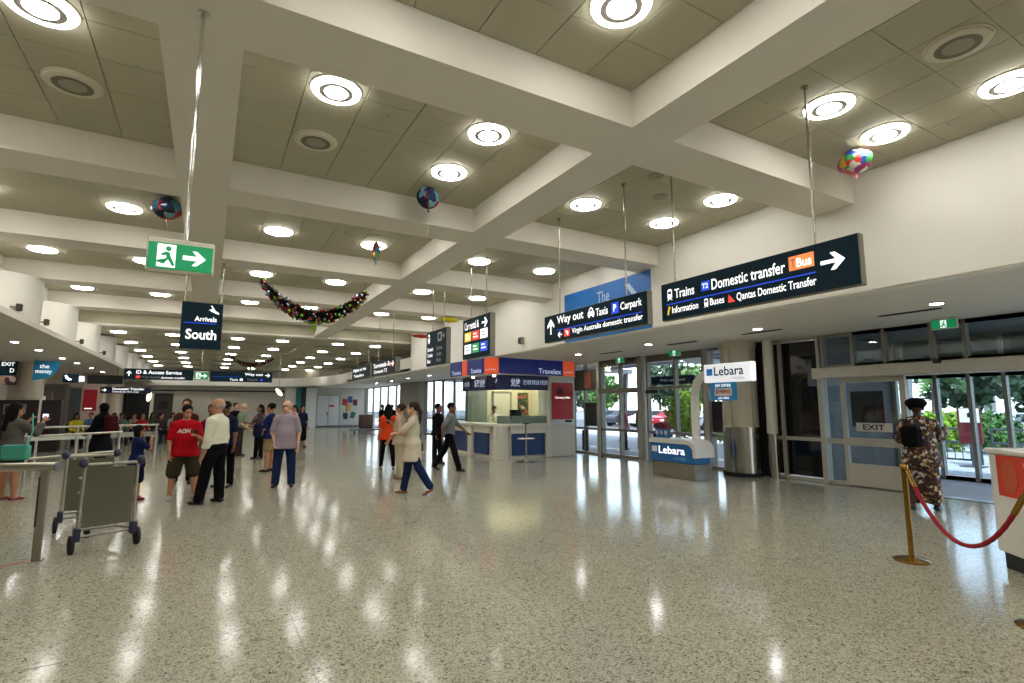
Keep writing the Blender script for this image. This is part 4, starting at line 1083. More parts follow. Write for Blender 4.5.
# ================================================================ FAR WALL THINGS
SQ = [((345.0, 402), (196, 30, 34), 'bright red'), ((350.2, 399.5), (52, 84, 130), 'steel blue'), ((355.2, 402.5), (110, 22, 40), 'dark maroon'), ((348.8, 407.8), (214, 160, 48), 'golden yellow'), ((345.5, 416), (24, 34, 66), 'dark navy'), ((352.8, 415), (30, 104, 70), 'green diamond-turned')]
for i, ((px, py), c, nm) in enumerate(SQ):
    p = atY(px, py, FY - .03)
    t = thing('wall_picture', '%s square picture on the far wall' % nm, 'picture', (p.x, FY - .03, p.z), group='coloured squares on the far wall')
    b = MB().box(-.17, .17, -.03, .03, -.25, .25, c=.01).build('canvas', mat('canvas ' + nm, c, .6), t)
    if i == 5: b.rotation_euler = (0, .45, 0)
    MB().box(-.15, .15, .02, .03, -.23, .23).build('backing', BLACK, t)
t = thing('brown_cabinet', 'brown wooden cabinet with white end panel near the far window', 'cabinet', (10.7, 41.0, 0))
MB().box(-.6, .35, -.3, .3, .08, 1.02, c=.02).build('body', mat('brown wood', (84, 48, 28), .5, var=.2, scale=4), t)
MB().box(.35, .5, -.32, .32, 0, 1.06, c=.01).build('end_panel', WHITE, t); MB().box(-.55, .3, -.25, .25, 0, .08).build('plinth', BLACK, t)
t = thing('low_bench', 'long low grey barrier on the floor near the far window', 'bench', (9.4, 34.0, 0))
MB().box(-1.6, 1.4, -.15, .15, .12, .22, c=.02).build('beam', mat('bench grey', (110, 116, 128), .5), t)
for x in (-1.3, 1.1): MB().box(x - .04, x + .04, -.1, .1, 0, .12).build('foot', BLACK, t)
t = thing('wall_spotlight', 'small white spotlight on the taupe upper wall', 'spotlight', (7.9, 38.6, 4.05))
MB().lathe([(.06, 0), (.09, -.16), (.0, -.16)], n=16).build('shade', WHITE, t, True); MB().tube([(0, 0, 0), (.3, .35, .2)], .02, 8).build('bracket', WHITE, t)

# ================================================================ LEFT SIDE
t = thing('round_column', 'big pale round column on the left behind the dark cash machine', 'column', (atY(27, 380, 26.8).x, 26.8, 0))
MB().lathe([(.52, 0), (.52, SZL)], n=36).build('shaft', mat('left column paint', (206, 192, 170), .5, var=.04), t, True)
MB().lathe([(.53, 1.9), (.535, 1.92), (.53, 1.94)], n=36).build('seam', ALU, t, True)
t = thing('cash_machine', 'dark brown cash machine booth in front of the left column', 'cash machine', (atY(24, 413, 25.2).x, 25.2, 0))
DBR = mat('dark brown laminate', (38, 26, 24), .45)
MB().box(-.75, .45, -.25, .3, 0, 1.85, c=.02).build('body', DBR, t)
MB().box(-.5, .1, -.27, -.25, 1.35, 1.7).build('screen_surround', mat('grey screen', (120, 120, 112), .4), t)
MB().box(-.45, .05, -.28, -.27, 1.4, 1.65).build('screen', BLACK, t)
MB().box(.5, 1.05, -.2, .2, 0, 1.85, c=.02).build('side_panel', DBR, t); MB().box(.45, .5, -.3, .25, 0, 2.0).build('white_edge', WHITE, t)
t = thing('blue_hanging_sign', 'round cornered blue advertising sign under the left low ceiling', 'sign', (atY(47, 370, 24.3).x, 24.3, atY(47, 370, 24.3).z))
poly = [(-.36, -.38), (.05, -.28), (.2, -.14), (.3, .0), (.36, .22), (.36, .32), (-.36, .32)]
b = MB().prism(poly, -.02, .02).build('panel', mat('sky blue panel', (30, 140, 184), .4), t)
b.matrix_local = Matrix.Rotation(math.pi / 2, 4, 'X')
text('the', b, -.2, .06, .26, .14, SIGNW, z=.03); text('money', b, -.3, -.16, .44, .14, SIGNW, z=.03)
for x in (-.3, .3): MB().tube([(x, 0, .3), (x, 0, SZL - t.location.z)], .015, 8).build('hanger', ALU, t)
w = struct(empty('door_4', (-7.0, LY - .02, 0)), 'grey shop doorway under the blue sign')
MB().box(-.5, .55, -.03, .0, 0, 2.7).build('opening', mat('door shade', (110, 100, 88), .5), w)
for x in (-.55, .55): MB().box(x - .05, x + .05, -.08, .0, 0, 2.8).build('jamb', FRAME, w)
MB().box(-.6, .6, -.08, .0, 2.7, 2.8).build('head', FRAME, w); MB().box(-.05, .0, -.05, -.03, .5, 2.4).build('handle', ALU, w)
MB().box(-.1, .12, -.045, -.03, 1.25, 1.5).build('notice', _M['red notice'], w)
w = struct(empty('door_5', (-6.0, LY - .02, 0)), 'grey glass doorway on the left shop wall')
MB().box(-.32, .32, -.03, 0, 0, 2.6).build('glass_leaf', mat('grey door glass', (104, 110, 112), .2), w)
for x in (-.35, .35): MB().box(x - .04, x + .04, -.08, 0, 0, 2.7).build('jamb', FRAME, w)
t = thing('poster_pillar', 'pale pillar with a red poster at the left side of the hall', 'pillar', (atY(91, 400, 33.2).x, 33.2, 0))
MB().box(-.36, .42, -.2, .2, 0, SZL, c=.02).build('pillar', mat('pinkish pillar', (202, 178, 160), .5), t)
b = MB().box(-.28, .26, -.225, -.2, 1.42, 2.45).build('red_poster', mat('left poster red', (176, 18, 34), .45, var=.08), t)
MB().box(-.2, .1, -.232, -.225, 1.5, 1.55).build('poster_line', SIGNW, t)
t = thing('round_column', 'pale round column beside the black shop opening at the left', 'column', (-4.35, 35.0, 0))
MB().lathe([(.3, 0), (.3, SZL)], n=28).build('shaft', _M['left column paint'], t, True); MB().lathe([(.33, 0), (.33, .15)], n=28).build('plinth', BLACK, t, True)
t = thing('shop_front', 'black open shop front with a small screen far left', 'shop front', (-3.4, 40.0, 0))
MB().box(-.85, .3, 0, .3, 0, 2.45).build('dark_opening', BLACK, t); MB().box(.3, .48, -.02, .3, 0, 2.45).build('white_post', WHITE, t)
MB().box(.48, 1.5, .1, .3, 0, 2.45).build('dark_wall', mat('dark shop wall', (58, 54, 50), .6), t); MB().box(.75, 1.25, .06, .1, 1.5, 2.0).build('screen', BLACK, t)
MB().box(-.9, 1.6, -.05, .3, 2.45, 2.6).build('head', FRAME, t)
# ================================================================ PEOPLE (signed distance fields turned into meshes)
def smin(a, b, k):
    h = np.clip(.5 + .5 * (b - a) / k, 0, 1)
    return b * (1 - h) + a * h - k * h * (1 - h)
def d_cap(P, a, b, ra, rb):
    a = np.asarray(a, np.float32); b = np.asarray(b, np.float32)
    ab = b - a; L2 = float(ab @ ab) + 1e-9
    t = np.clip(((P - a) @ ab) / L2, 0, 1)
    d = P - a - t[..., None] * ab
    return np.sqrt((d * d).sum(-1)) - (ra + (rb - ra) * t)
def d_ell(P, c, r, R=None):
    q = P - np.asarray(c, np.float32)
    if R is not None: q = q @ np.asarray(R, np.float32)
    r = np.asarray(r, np.float32)
    k0 = np.sqrt(((q / r) ** 2).sum(-1)); k1 = np.sqrt(((q / (r * r)) ** 2).sum(-1)) + 1e-6
    return k0 * (k0 - 1) / k1
def prim_bounds(p):
    if p[0] == 'c':
        a, b = np.array(p[1]), np.array(p[2]); r = max(p[3], p[4])
        return np.minimum(a, b) - r, np.maximum(a, b) + r
    c, r = np.array(p[1]), max(p[2])
    return c - r, c + r
def surf(prims, h, k=.03, cuts=(), pad=0.0, ks=None):
    """prims: ('c', a, b, ra, rb) or ('e', c, r[, R]); cuts: functions P -> distance intersected with the shape"""
    bs = [prim_bounds(p) for p in prims]
    lo = np.min([b[0] for b in bs], 0) - 2.5 * h - k * .5 - pad; hi = np.max([b[1] for b in bs], 0) + 2.5 * h + k * .5 + pad
    n = np.ceil((hi - lo) / h).astype(int) + 1
    F = np.full(n, .2, np.float32)
    ax = [(lo[i] + h * np.arange(n[i])).astype(np.float32) for i in range(3)]
    m = k + 3 * h + .02
    for pi, (p, b) in enumerate(zip(prims, bs)):
        i0 = np.maximum(0, np.floor((b[0] - m - lo) / h).astype(int)); i1 = np.minimum(n, np.ceil((b[1] + m - lo) / h).astype(int) + 1)
        sl = tuple(slice(i0[q], i1[q]) for q in range(3))
        P = np.stack(np.meshgrid(ax[0][sl[0]], ax[1][sl[1]], ax[2][sl[2]], indexing='ij'), -1)
        d = d_cap(P, p[1], p[2], p[3], p[4]) if p[0] == 'c' else d_ell(P, p[1], p[2], p[3] if len(p) > 3 else None)
        F[sl] = smin(F[sl], d.astype(np.float32), ks[pi] if ks else k)
    if cuts:
        P = np.stack(np.meshgrid(*ax, indexing='ij'), -1)
        for c in cuts: F = np.maximum(F, c(P).astype(np.float32))
    F[0] = F[-1] = .2; F[:, 0] = F[:, -1] = .2; F[:, :, 0] = F[:, :, -1] = .2
    S = F < 0
    # surface nets
    c8 = np.stack([S[i:n[0] - 1 + i, j:n[1] - 1 + j, q:n[2] - 1 + q] for i in (0, 1) for j in (0, 1) for q in (0, 1)])
    cnt = c8.sum(0); act = (cnt > 0) & (cnt < 8)
    idx = -np.ones(act.shape, np.int64); cells = np.argwhere(act); idx[act] = np.arange(len(cells))
    acc = np.zeros((len(cells), 3)); num = np.zeros(len(cells))
    cor = [(i, j, q) for i in (0, 1) for j in (0, 1) for q in (0, 1)]
    fv = {c: F[cells[:, 0] + c[0], cells[:, 1] + c[1], cells[:, 2] + c[2]] for c in cor}
    for a in cor:
        for d in range(3):
            if a[d] == 0:
                b = list(a); b[d] = 1; b = tuple(b)
                fa, fb = fv[a], fv[b]; x = (fa < 0) != (fb < 0)
                t = np.where(x, fa / (fa - fb + 1e-12), 0)
                pt = np.tile(np.array(a, float), (len(cells), 1)); pt[:, d] += t
                acc[x] += pt[x]; num[x] += 1
    V = (cells + acc / np.maximum(num, 1)[:, None]) * h + lo
    faces = []
    for d in range(3):
        e1, e2 = [(1, 2), (2, 0), (0, 1)][d]
        A = np.take(S, range(0, n[d] - 1), d); B = np.take(S, range(1, n[d]), d)
        ch = np.argwhere(A != B)
        ch = ch[(ch[:, e1] > 0) & (ch[:, e2] > 0) & (ch[:, e1] < n[e1] - 1) & (ch[:, e2] < n[e2] - 1)]
        if not len(ch): continue
        def cell(o1, o2):
            q = ch.copy(); q[:, e1] += o1; q[:, e2] += o2; return idx[q[:, 0], q[:, 1], q[:, 2]]
        f = np.stack([cell(-1, -1), cell(0, -1), cell(0, 0), cell(-1, 0)], 1)
        flip = ~A[ch[:, 0], ch[:, 1], ch[:, 2]]
        f[flip] = f[flip][:, ::-1]
        faces.append(f)
    return V, np.concatenate(faces)
def np_mesh(name, pieces, m, parent):
    V = np.concatenate([p[0] for p in pieces]); off = 0; Fs = []
    for v, f in pieces:
        Fs.append(np.asarray(f) + off); off += len(v)
    Fa = np.concatenate(Fs)
    me = bpy.data.meshes.new(name)
    me.vertices.add(len(V)); me.vertices.foreach_set('co', V.astype(np.float32).ravel())
    me.loops.add(Fa.size); me.loops.foreach_set('vertex_index', Fa.astype(np.int32).ravel())
    me.polygons.add(len(Fa)); me.polygons.foreach_set('loop_start', np.arange(0, Fa.size, 4, dtype=np.int32))
    me.update(calc_edges=True); me.validate()
    me.shade_smooth()
    me.materials.append(m)
    return link(name, me, parent)
def R3(axis, deg):
    return np.array(Matrix.Rotation(math.radians(deg), 3, axis))
SKIN = {'light': mat('skin light', (206, 160, 132), .55), 'tan': mat('skin tan', (176, 124, 92), .55), 'brown': mat('skin brown', (120, 78, 56), .55), 'dark': mat('skin dark', (66, 42, 32), .55)}
HAIRM = {'black': mat('hair black', (12, 10, 10), .75, var=.2, scale=60, spec=.15), 'brown': mat('hair brown', (50, 34, 24), .7, var=.2, scale=60, spec=.2), 'grey': mat('hair grey', (140, 134, 126), .6, var=.2, scale=60)}
EYE_M = mat('eye', (24, 18, 16), .2); LIP_M = mat('lip', (150, 84, 76), .5)

def hand_piece(w, d, side, curl, s, up):
    """palm and five fingers as capsules, at wrist w along direction d"""
    d = np.array(d) / np.linalg.norm(d)
    f = np.array(up, float); f = f - d * (f @ d); f = f / (np.linalg.norm(f) + 1e-9)   # towards the curl side
    x = np.cross(d, f)
    P = []
    pc = w + d * .05 * s
    P.append(('c', tuple(w + d * .015 * s), tuple(w + d * .03 * s), .024 * s, .026 * s))
    for q in (-.022, 0, .022): P.append(('c', tuple(w + d * .03 * s + x * q * s), tuple(w + d * .085 * s + x * q * 1.15 * s), .015 * s, .0125 * s))
    for q, L in ((-.030, .066), (-.010, .08), (.010, .075), (.029, .06)):
        b0 = w + d * .085 * s + x * q * s
        a1, a2 = math.radians(curl), math.radians(curl * 2.2)
        m1 = b0 + (d * math.cos(a1) + f * math.sin(a1)) * L * .55 * s
        m2 = m1 + (d * math.cos(a2) + f * math.sin(a2)) * L * .5 * s
        P.append(('c', tuple(b0), tuple(m1), .0092 * s, .0086 * s)); P.append(('c', tuple(m1), tuple(m2), .0086 * s, .0072 * s))
    tb = w + d * .03 * s - x * .028 * s * side
    t1 = tb + (d * .7 - x * .65 * side + f * .35) * .04 * s; t2 = t1 + (d * .9 - x * .1 * side + f * .4) * .032 * s
    P.append(('c', tuple(tb), tuple(t1), .0125 * s, .0105 * s)); P.append(('c', tuple(t1), tuple(t2), .0105 * s, .0085 * s))
    return P

def person(label, x, y, head_deg, H=1.72, legs=((0, 0), (0, 0)), arms=((5, 8, 12, 0), (5, 8, 12, 0)), look=(0, 0), lean=0,
           skin='tan', hair=('short', 'black'), top=None, bottom=None, shoes=None, build=1.0, res=.016, belly=0.0, bust=0.0, spread=4, seat=None, z=0.0, group=None, sit=False, fine=True):
    """legs/arms are (right, left); leg = (hip forward, knee bend); arm = (forward, out, elbow, forearm inward). head_deg: 0 looks along +y"""
    s = H / 1.75
    t = thing('person', label, 'person', (x, y, z), -math.radians(head_deg), group)
    B = build
    A = lambda *v: np.array(v, float) * s
    # legs from the hip down
    segs = []
    for si, (hf, kb) in zip((1, -1), legs):
        a = math.radians(hf); b = math.radians(hf - kb); o = math.radians(spread) * si
        th = np.array([math.sin(o), math.sin(a), -math.cos(a)]); th /= np.linalg.norm(th)
        sh = np.array([math.sin(o) * .6, math.sin(b), -math.cos(b)]); sh /= np.linalg.norm(sh)
        segs.append((th, sh))
    drop = max(-(th[2] * .43 + sh[2] * .42) for th, sh in segs) + .085
    pz = (seat / s if seat else drop)
    hips = [np.array([.09 * B * si, 0, pz]) for si in (1, -1)]
    knees = [h_ + th * .43 for h_, (th, sh) in zip(hips, segs)]
    ank = [k_ + sh * .42 for k_, (th, sh) in zip(knees, segs)]
    toes = []
    for si, an, (th, sh) in zip((1, -1), ank, segs):
        pitch = max(0, math.atan2(-sh[1], -sh[2])) if an[2] > .1 else 0    # heel up when the shin trails
        dirv = np.array([.16 * si, math.cos(pitch), -math.sin(pitch)]); dirv /= np.linalg.norm(dirv)
        toes.append(dirv)
    Rl = R3('X', -lean)
    root = np.array([0, 0, pz])
    T = lambda v: Rl @ (np.array(v, float) - root * 0) + 0
    up = lambda X_, Y_, Z_: root + Rl @ np.array([X_, Y_, Z_ - .935])   # torso points given for a 1.75 m figure
    sho = [up(.166 * B * si, -.005, 1.378) for si in (1, -1)]
    elb, wri, fdir = [], [], []
    for si, S_, (fw_, out, fl, inn) in zip((1, -1), sho, arms):
        a, o = math.radians(fw_), math.radians(out)
        ud = Rl @ np.array([si * math.sin(o), math.sin(a) * math.cos(o), -math.cos(a) * math.cos(o)])
        a2 = math.radians(fw_ + fl); i2 = math.radians(out * .5 - inn)
        fd = Rl @ np.array([si * math.sin(i2), math.sin(a2) * math.cos(i2), -math.cos(a2) * math.cos(i2)])
        E_ = S_ + ud * .285; elb.append(E_); wri.append(E_ + fd * .25); fdir.append(fd)
    neck, hc = up(0, -.01, 1.48), up(0, .012, 1.635)
    Rh = Rl @ R3('Z', -look[0]) @ R3('X', -look[1])
    HS = 1.08
    hp = lambda X_, Y_, Z_: hc + Rh @ (HS * np.array([X_, Y_, Z_]))
    S = lambda v: tuple(np.asarray(v) * s)
    def c(a, b, ra, rb): return ('c', S(a), S(b), ra * s, rb * s)
    def e(ce, r, R=None): return ('e', S(ce), tuple(q * s for q in r), R) if R is not None else ('e', S(ce), tuple(q * s for q in r))
    def torso(g, front=0.0):
        return [e(up(0, 0, 1.29), (.152 * B + g, .106 * B + g, .185 + g), Rl), e(up(0, belly * .35, 1.10), (.140 * B + g + belly * .35, .102 * B + g + belly * .6, .17 + g), Rl),
                e(up(0, -.005, .955), (.160 * B + g, .118 * B + g, .12 + g), Rl), c(up(0, -.012, 1.455), up(.148 * B, -.005, 1.382), .048 + g * .6, .05 + g * .8), c(up(0, -.012, 1.455), up(-.148 * B, -.005, 1.382), .048 + g * .6, .05 + g * .8)] + \
               ([e(up(si * .075, .085, 1.27), (.065 + g * .6, .06 + g * .6, .065 + g * .6), Rl) for si in (1, -1)] if bust else [])
    def arm(i, g, u0=0.0, u1=2.0):
        out = []
        if u1 > 0:
            q = min(1, u1); out.append(c(sho[i], sho[i] + (elb[i] - sho[i]) * q, .049 * B + g, (.049 - .010 * q) * B + g))
        if u1 > 1:
            q = u1 - 1; out.append(c(elb[i], elb[i] + (wri[i] - elb[i]) * q, .039 * B + g, (.039 - .012 * q) * B + g * (1 if u1 < 1.9 else 1.2)))
        return out
    def leg(i, g, u1=2.0, flare=0.0):
        q = min(1, u1); out = [c(hips[i] + np.array([0, 0, -.02]), hips[i] + (knees[i] - hips[i]) * q, .088 * B + g, (.088 - .03 * q) * B + g + (flare if u1 <= 1 else 0))]
        if u1 > 1:
            q = u1 - 1
            out.append(c(knees[i], knees[i] + (ank[i] - knees[i]) * q, .057 * B + g, (.057 - .018 * q) * B + g + flare))
            if u1 > 1.6: out.append(c(knees[i] + (ank[i] - knees[i]) * .1 + np.array([0, -.02, 0]), knees[i] + (ank[i] - knees[i]) * .5 + np.array([0, -.018, 0]), .048 * B + g, .042 * B + g))
        return out
    # ---- body
    bp = torso(-.006) + [c(neck, up(0, .005, 1.58), .056, .052)]
    for i in (0, 1):
        bp += arm(i, 0) + leg(i, 0)
        bp.append(c(ank[i] + toes[i] * -.02 + np.array([0, 0, -.045]), ank[i] + toes[i] * .13 + np.array([0, 0, -.055]), .034, .026))
    pieces = [surf(bp, res * s, .035 * s)]
    hd = [e(hp(0, -.012, .025), (0.0832, 0.1026, 0.1058), Rh), e(hp(0, .03, -.055), (0.0605, 0.0713, 0.0670), Rh), e(hp(0, .062, -.09), (0.0324, 0.0281, 0.0270), Rh),
          c(hp(0, .093, .01), hp(0, .112, -.025), .009, .014), c(neck, hp(0, -.01, -.05), .056, .05),
          e(hp(.079, -.005, -.005), (0.0130, 0.0259, 0.0367), Rh), e(hp(-.079, -.005, -.005), (0.0130, 0.0259, 0.0367), Rh),
          c(hp(-.03, .083, .035), hp(.03, .083, .035), .013, .013), c(hp(-.018, .088, -.062), hp(.018, .088, -.062), .010, .010)]
    pieces.append(surf(hd, (.0085 if fine else .014) * s, .014 * s))
    for i, si in ((0, 1), (1, -1)):
        if fine:
            hpn = hand_piece(wri[i], fdir[i], si, 22, 1.0, Rl @ np.array([-si * .6, .8, 0.0]))
            pieces.append(surf([('c', S(q[1]), S(q[2]), q[3] * s, q[4] * s) for q in hpn], .0068 * s, .004 * s))
        else:
            hpn = hand_piece(wri[i], fdir[i], si, 22, 1.0, Rl @ np.array([-si * .6, .8, 0.0]))
            pieces.append(surf([('c', S(q[1]), S(q[2]), q[3] * s, q[4] * s) for q in hpn], .009 * s, .004 * s))
    np_mesh('body', pieces, SKIN[skin], t)
    if fine:
        for q in (-.031, .031): MB().ball(S(hp(q, .083, .012)), .0095 * s, 8, 6).build('eye', EYE_M, t, True)
        MB().tube([S(hp(-.024, .092, -.052)), S(hp(0, .098, -.052)), S(hp(.024, .092, -.052))], .005 * s, 6).build('mouth', LIP_M, t, True)
    # ---- clothes
    if bottom:
        kind, m = bottom[0], bottom[1]; g = bottom[2] if len(bottom) > 2 else .012
        bpz = [e(up(0, -.005, .955), (.160 * B + g + .002 + belly * .15, .118 * B + g + .002 + belly * .3, .115 + g), Rl)]
        hn = .045
        if kind == 'trousers': bpz += leg(0, g, 1.97, .016) + leg(1, g, 1.97, .016)
        elif kind == 'leggings': bpz += leg(0, .012, 1.95) + leg(1, .012, 1.95)
        elif kind == 'shorts': bpz += leg(0, g + .012, .99, .022) + leg(1, g + .012, .99, .022); hn = .03
        elif kind == 'skirt':
            kz = bottom[3] if len(bottom) > 3 else .5
            kc = root + np.array([0, (knees[0][1] + knees[1][1]) * .25, (kz - .935) * 1.0])
            bpz = [e(up(0, -.005, .95), (.168 * B + g, .128 * B + g, .13 + g), Rl)] + [c(hips[i] + np.array([-.015 if i == 0 else .015, 0, 0]), np.array([hips[i][0] * 1.05, kc[1], kc[2] + .09]), .10 * B + g, .105 * B + g) for i in (0, 1)]; hn = .12
        cz = up(0, 0, 1.055)[2] * s
        np_mesh({'trousers': 'trousers', 'leggings': 'leggings', 'shorts': 'shorts', 'skirt': 'skirt'}[kind], [surf(bpz, res * s, hn * s * .7, cuts=(() if (sit or abs(lean) > 20) else (lambda P, cz=cz: P[..., 2] - cz,)))], m, t)
    if top:
        kind, m, hem = top[0], top[1], top[2]; g = top[3] if len(top) > 3 else .016
        tp = torso(g); nt = len(tp)
        u = {'short': .72, 'long': 1.93, 'sleeveless': 0.12, 'three': 1.3, 'half': .82}[kind]
        for i in (0, 1): tp += arm(i, g * .8 + .006, 0, u)
        na = len(tp)
        hz = (root[2] + hem - .935) * s
        if hem < .9:
            ex = .02 if len(top) < 5 else top[4]
            tp.append(c(up(-.045 * B, 0, .95), np.array([-.05 * B - ex, 0, root[2] + hem - .935 + .03]), .128 * B + g, .13 * B + g + ex)); tp.append(c(up(.045 * B, 0, .95), np.array([.05 * B + ex, 0, root[2] + hem - .935 + .03]), .128 * B + g, .13 * B + g + ex))
        nz = up(0, -.02, 1.50); nn = Rl @ np.array([0, .35, 1.0]); nn = nn / np.linalg.norm(nn)
        cuts = [lambda P: ((P - np.asarray(nz * s, np.float32)) @ nn.astype(np.float32))]
        if not sit and abs(lean) <= 25: cuts.append(lambda P: hz - P[..., 2])
        np_mesh('shirt' if hem > .55 else ('coat' if kind == 'long' else 'dress'), [surf(tp, res * s, .055 * s, cuts=cuts, ks=[.055 * s] * nt + [.016 * s] * (na - nt) + [.05 * s] * (len(tp) - na))], m, t)
    if shoes:
        kind, m = shoes
        for i in (0, 1):
            a0 = ank[i] + toes[i] * -.045 + np.array([0, 0, -.046]); a1 = ank[i] + toes[i] * .135 + np.array([0, 0, -.054])
            sp = [c(a0, a1, .042, .034), c(a0, ank[i] + toes[i] * .05 + np.array([0, 0, -.03]), .04, .036)]
            if kind == 'boot': sp.append(c(ank[i] + np.array([0, 0, .04]), a0, .045, .042))
            if kind == 'sandal': sp = [c(a0 + np.array([0, 0, -.022]), a1 + np.array([0, 0, -.02]), .036, .034), c(ank[i] + toes[i] * .08 + np.array([-.03, 0, -.035]), ank[i] + toes[i] * .08 + np.array([.03, 0, -.035]), .014, .014)]
            zz = (ank[i][2] - .084) * s
            fl = ank[i][2] < .1
            np_mesh('shoe', [surf(sp, min(res, .013) * s, .02 * s, cuts=((lambda P, zz=zz: zz - P[..., 2]),) if fl else ())], m, t)
    if hair and hair[0] != 'bald':
        st, hcname = hair; m = HAIRM.get(hcname, hcname) if isinstance(hcname, str) else hcname
        face = [hc + Rh @ np.array([0, .105, -.035])]
        hpz = [e(hp(0, -.02, .034), (0.0929, 0.1069, 0.1080), Rh)]
        fy = (hp(0, .085, -.03)) * s
        cutf = lambda P: -d_ell(P, fy, (.079 * s, .075 * s, .105 * s), Rh)
        lowz = lambda P, zz=-.035: ((np.asarray(hp(0, 0, zz) * s, np.float32) - P) @ (Rh @ np.array([0, .35, 1.0]) / 1.06).astype(np.float32))
        cuts = [cutf]
        if st == 'short': cuts.append(lowz)
        if st == 'fringe':   # bald crown, hair round the sides and back
            hpz = [e(hp(0, -.028, .0), (0.0929, 0.0972, 0.0810), Rh)]; cuts.append(lambda P: ((P - np.asarray(hp(0, 0, .055) * s, np.float32)) @ (Rh @ np.array([0, .25, 1.0])).astype(np.float32))); cuts.append(lambda P: lowz(P, -.05))
            cuts.append(lambda P: ((P - np.asarray(hp(0, .03, 0) * s, np.float32)) @ (Rh @ np.array([0, 1.0, 0])).astype(np.float32)))
        if st == 'bob': hpz += [c(hp(si * .07, -.03, .02), hp(si * .075, -.03, -.12), .035, .03) for si in (1, -1)] + [e(hp(0, -.06, -.06), (0.0918, 0.0540, 0.0972), Rh)]
        if st == 'long': hpz += [c(hp(si * .065, -.03, .0), hp(si * .08, -.05, -.2), .04, .04) for si in (1, -1)] + [c(hp(0, -.07, -.02), hp(0, -.1, -.32), .075, .06)]
        if st == 'ponytail': hpz += [c(hp(0, -.1, .03), hp(0, -.14, -.06), .032, .04), c(hp(0, -.14, -.06), hp(0, -.13, -.27), .04, .018)]; cuts.append(lambda P: np.minimum(lowz(P, -.045), -((P - np.asarray(hp(0, -.06, 0) * s, np.float32)) @ (Rh @ np.array([0, -1.0, 0])).astype(np.float32))))
        if st == 'bun': hpz += [e(hp(0, -.1, .06), (0.0432, 0.0432, 0.0432), Rh)]; cuts.append(lambda P: lowz(P, -.05))
        if st == 'beret': hpz = [e(hp(0, -.035, .075), (0.1512, 0.1512, 0.0918), Rh), e(hp(0, -.03, .0), (0.1058, 0.1123, 0.1188), Rh)]; cuts.append(lambda P: lowz(P, -.03))
        if st == 'scarf': hpz = [e(hp(0, -.02, .02), (0.1026, 0.1210, 0.1318), Rh), c(hp(0, -.03, -.08), up(0, -.02, 1.44), .08, .13)]
        np_mesh('hair' if st not in ('beret', 'scarf') else ('beret' if st == 'beret' else 'headscarf'), [surf(hpz, (.011 if fine else .016) * s, .025 * s, cuts=cuts)], m, t)
    t['hand_r'] = list((np.array(wri[0]) + fdir[0] * .07) * s); t['hand_l'] = list((np.array(wri[1]) + fdir[1] * .07) * s)
    t['chest'] = list(up(0, .108 * B + .02 + belly * .4, 1.27) * s)
    return t
def hand_at(t, key, extra=(0, 0, 0)):
    v = Vector(list(t[key])) + Vector(extra)
    return Matrix.Translation(t.location) @ Matrix.Rotation(t.rotation_euler[2], 4, 'Z') @ v
def cloth(name, c, var=.1): return mat(name, c, .9, var=var, scale=14, bump=.3, bscale=26, spec=.12)
BLK_T = cloth('black cloth', (12, 12, 15)); JEAN = cloth('blue denim', (28, 42, 74)); DKJ = cloth('dark denim', (24, 30, 48))
BLKSH = mat('black shoe', (16, 15, 15), .3); NAVYT = cloth('navy cloth', (24, 30, 56))

# -- the group by the trolleys
p = person('man in a red football shirt and dark shorts looking at his phone', -0.30, 11.17, 168, 1.63, legs=((4, 4), (6, 4)), arms=((6, 16, 14, 6), (22, 12, 88, 34)), look=(-8, 16),
       skin='tan', top=('half', cloth('football red', (168, 14, 28)), .80, .03), bottom=('shorts', cloth('dark khaki', (60, 54, 38)), .03), shoes=('shoe', mat('grey trainer', (176, 172, 166), .6)), belly=.06, build=1.06, spread=9)
text('AON', p, 0, 0, .2, .075, WHITE, z=0, shear=.25, bold=.03)
chest_txt = (len(_TXT) - 1, p)
q = hand_at(p, 'hand_l', (.0, .02, .03))
t = thing('mobile_phone', 'small phone held by the man in the red shirt', 'phone', tuple(q))
MB().box(-.035, .035, -.004, .004, -.06, .06, c=.003).build('case', BLACK, t); MB().box(-.031, .031, .004, .005, -.055, .055).build('screen', mat('phone glass', (40, 44, 52), .1), t)
person('balding man in a white long sleeved shirt and black trousers, back turned', 0.17, 10.40, -58, 1.73, legs=((0, 2), (10, 2)), arms=((-3, 8, 14, 0), (2, 7, 12, 4)), look=(-22, 6), skin='tan', hair=('fringe', 'grey'),
       top=('long', cloth('white shirt', (216, 214, 190)), .93, .028), bottom=('trousers', BLK_T, .022), shoes=('shoe', BLKSH), belly=.05, build=1.1, spread=6)
person('dark haired woman in a magenta top leaning in between the red and white shirts', 0.15, 11.67, 200, 1.66, legs=((2, 2), (4, 2)), lean=10, look=(20, 18), skin='brown', hair=('bob', 'black'), top=('half', cloth('magenta top', (120, 24, 70)), .86), bottom=('trousers', NAVYT), shoes=('shoe', BLKSH), spread=5)
person('person in a navy T-shirt half hidden behind the white shirted man', 0.39, 12.40, 215, 1.70, legs=((2, 2), (2, 2)), lean=6, look=(10, 22), skin='brown', hair=('short', 'black'), top=('short', NAVYT, .86, .02), bottom=('trousers', BLK_T), shoes=('shoe', BLKSH))
person('tall dark haired man looking out behind the man in red', -0.37, 13.32, 190, 1.76, skin='tan', hair=('short', 'brown'), top=('long', cloth('dark red brown shirt', (70, 34, 30)), .86), bottom=('trousers', BLK_T), shoes=('shoe', BLKSH))
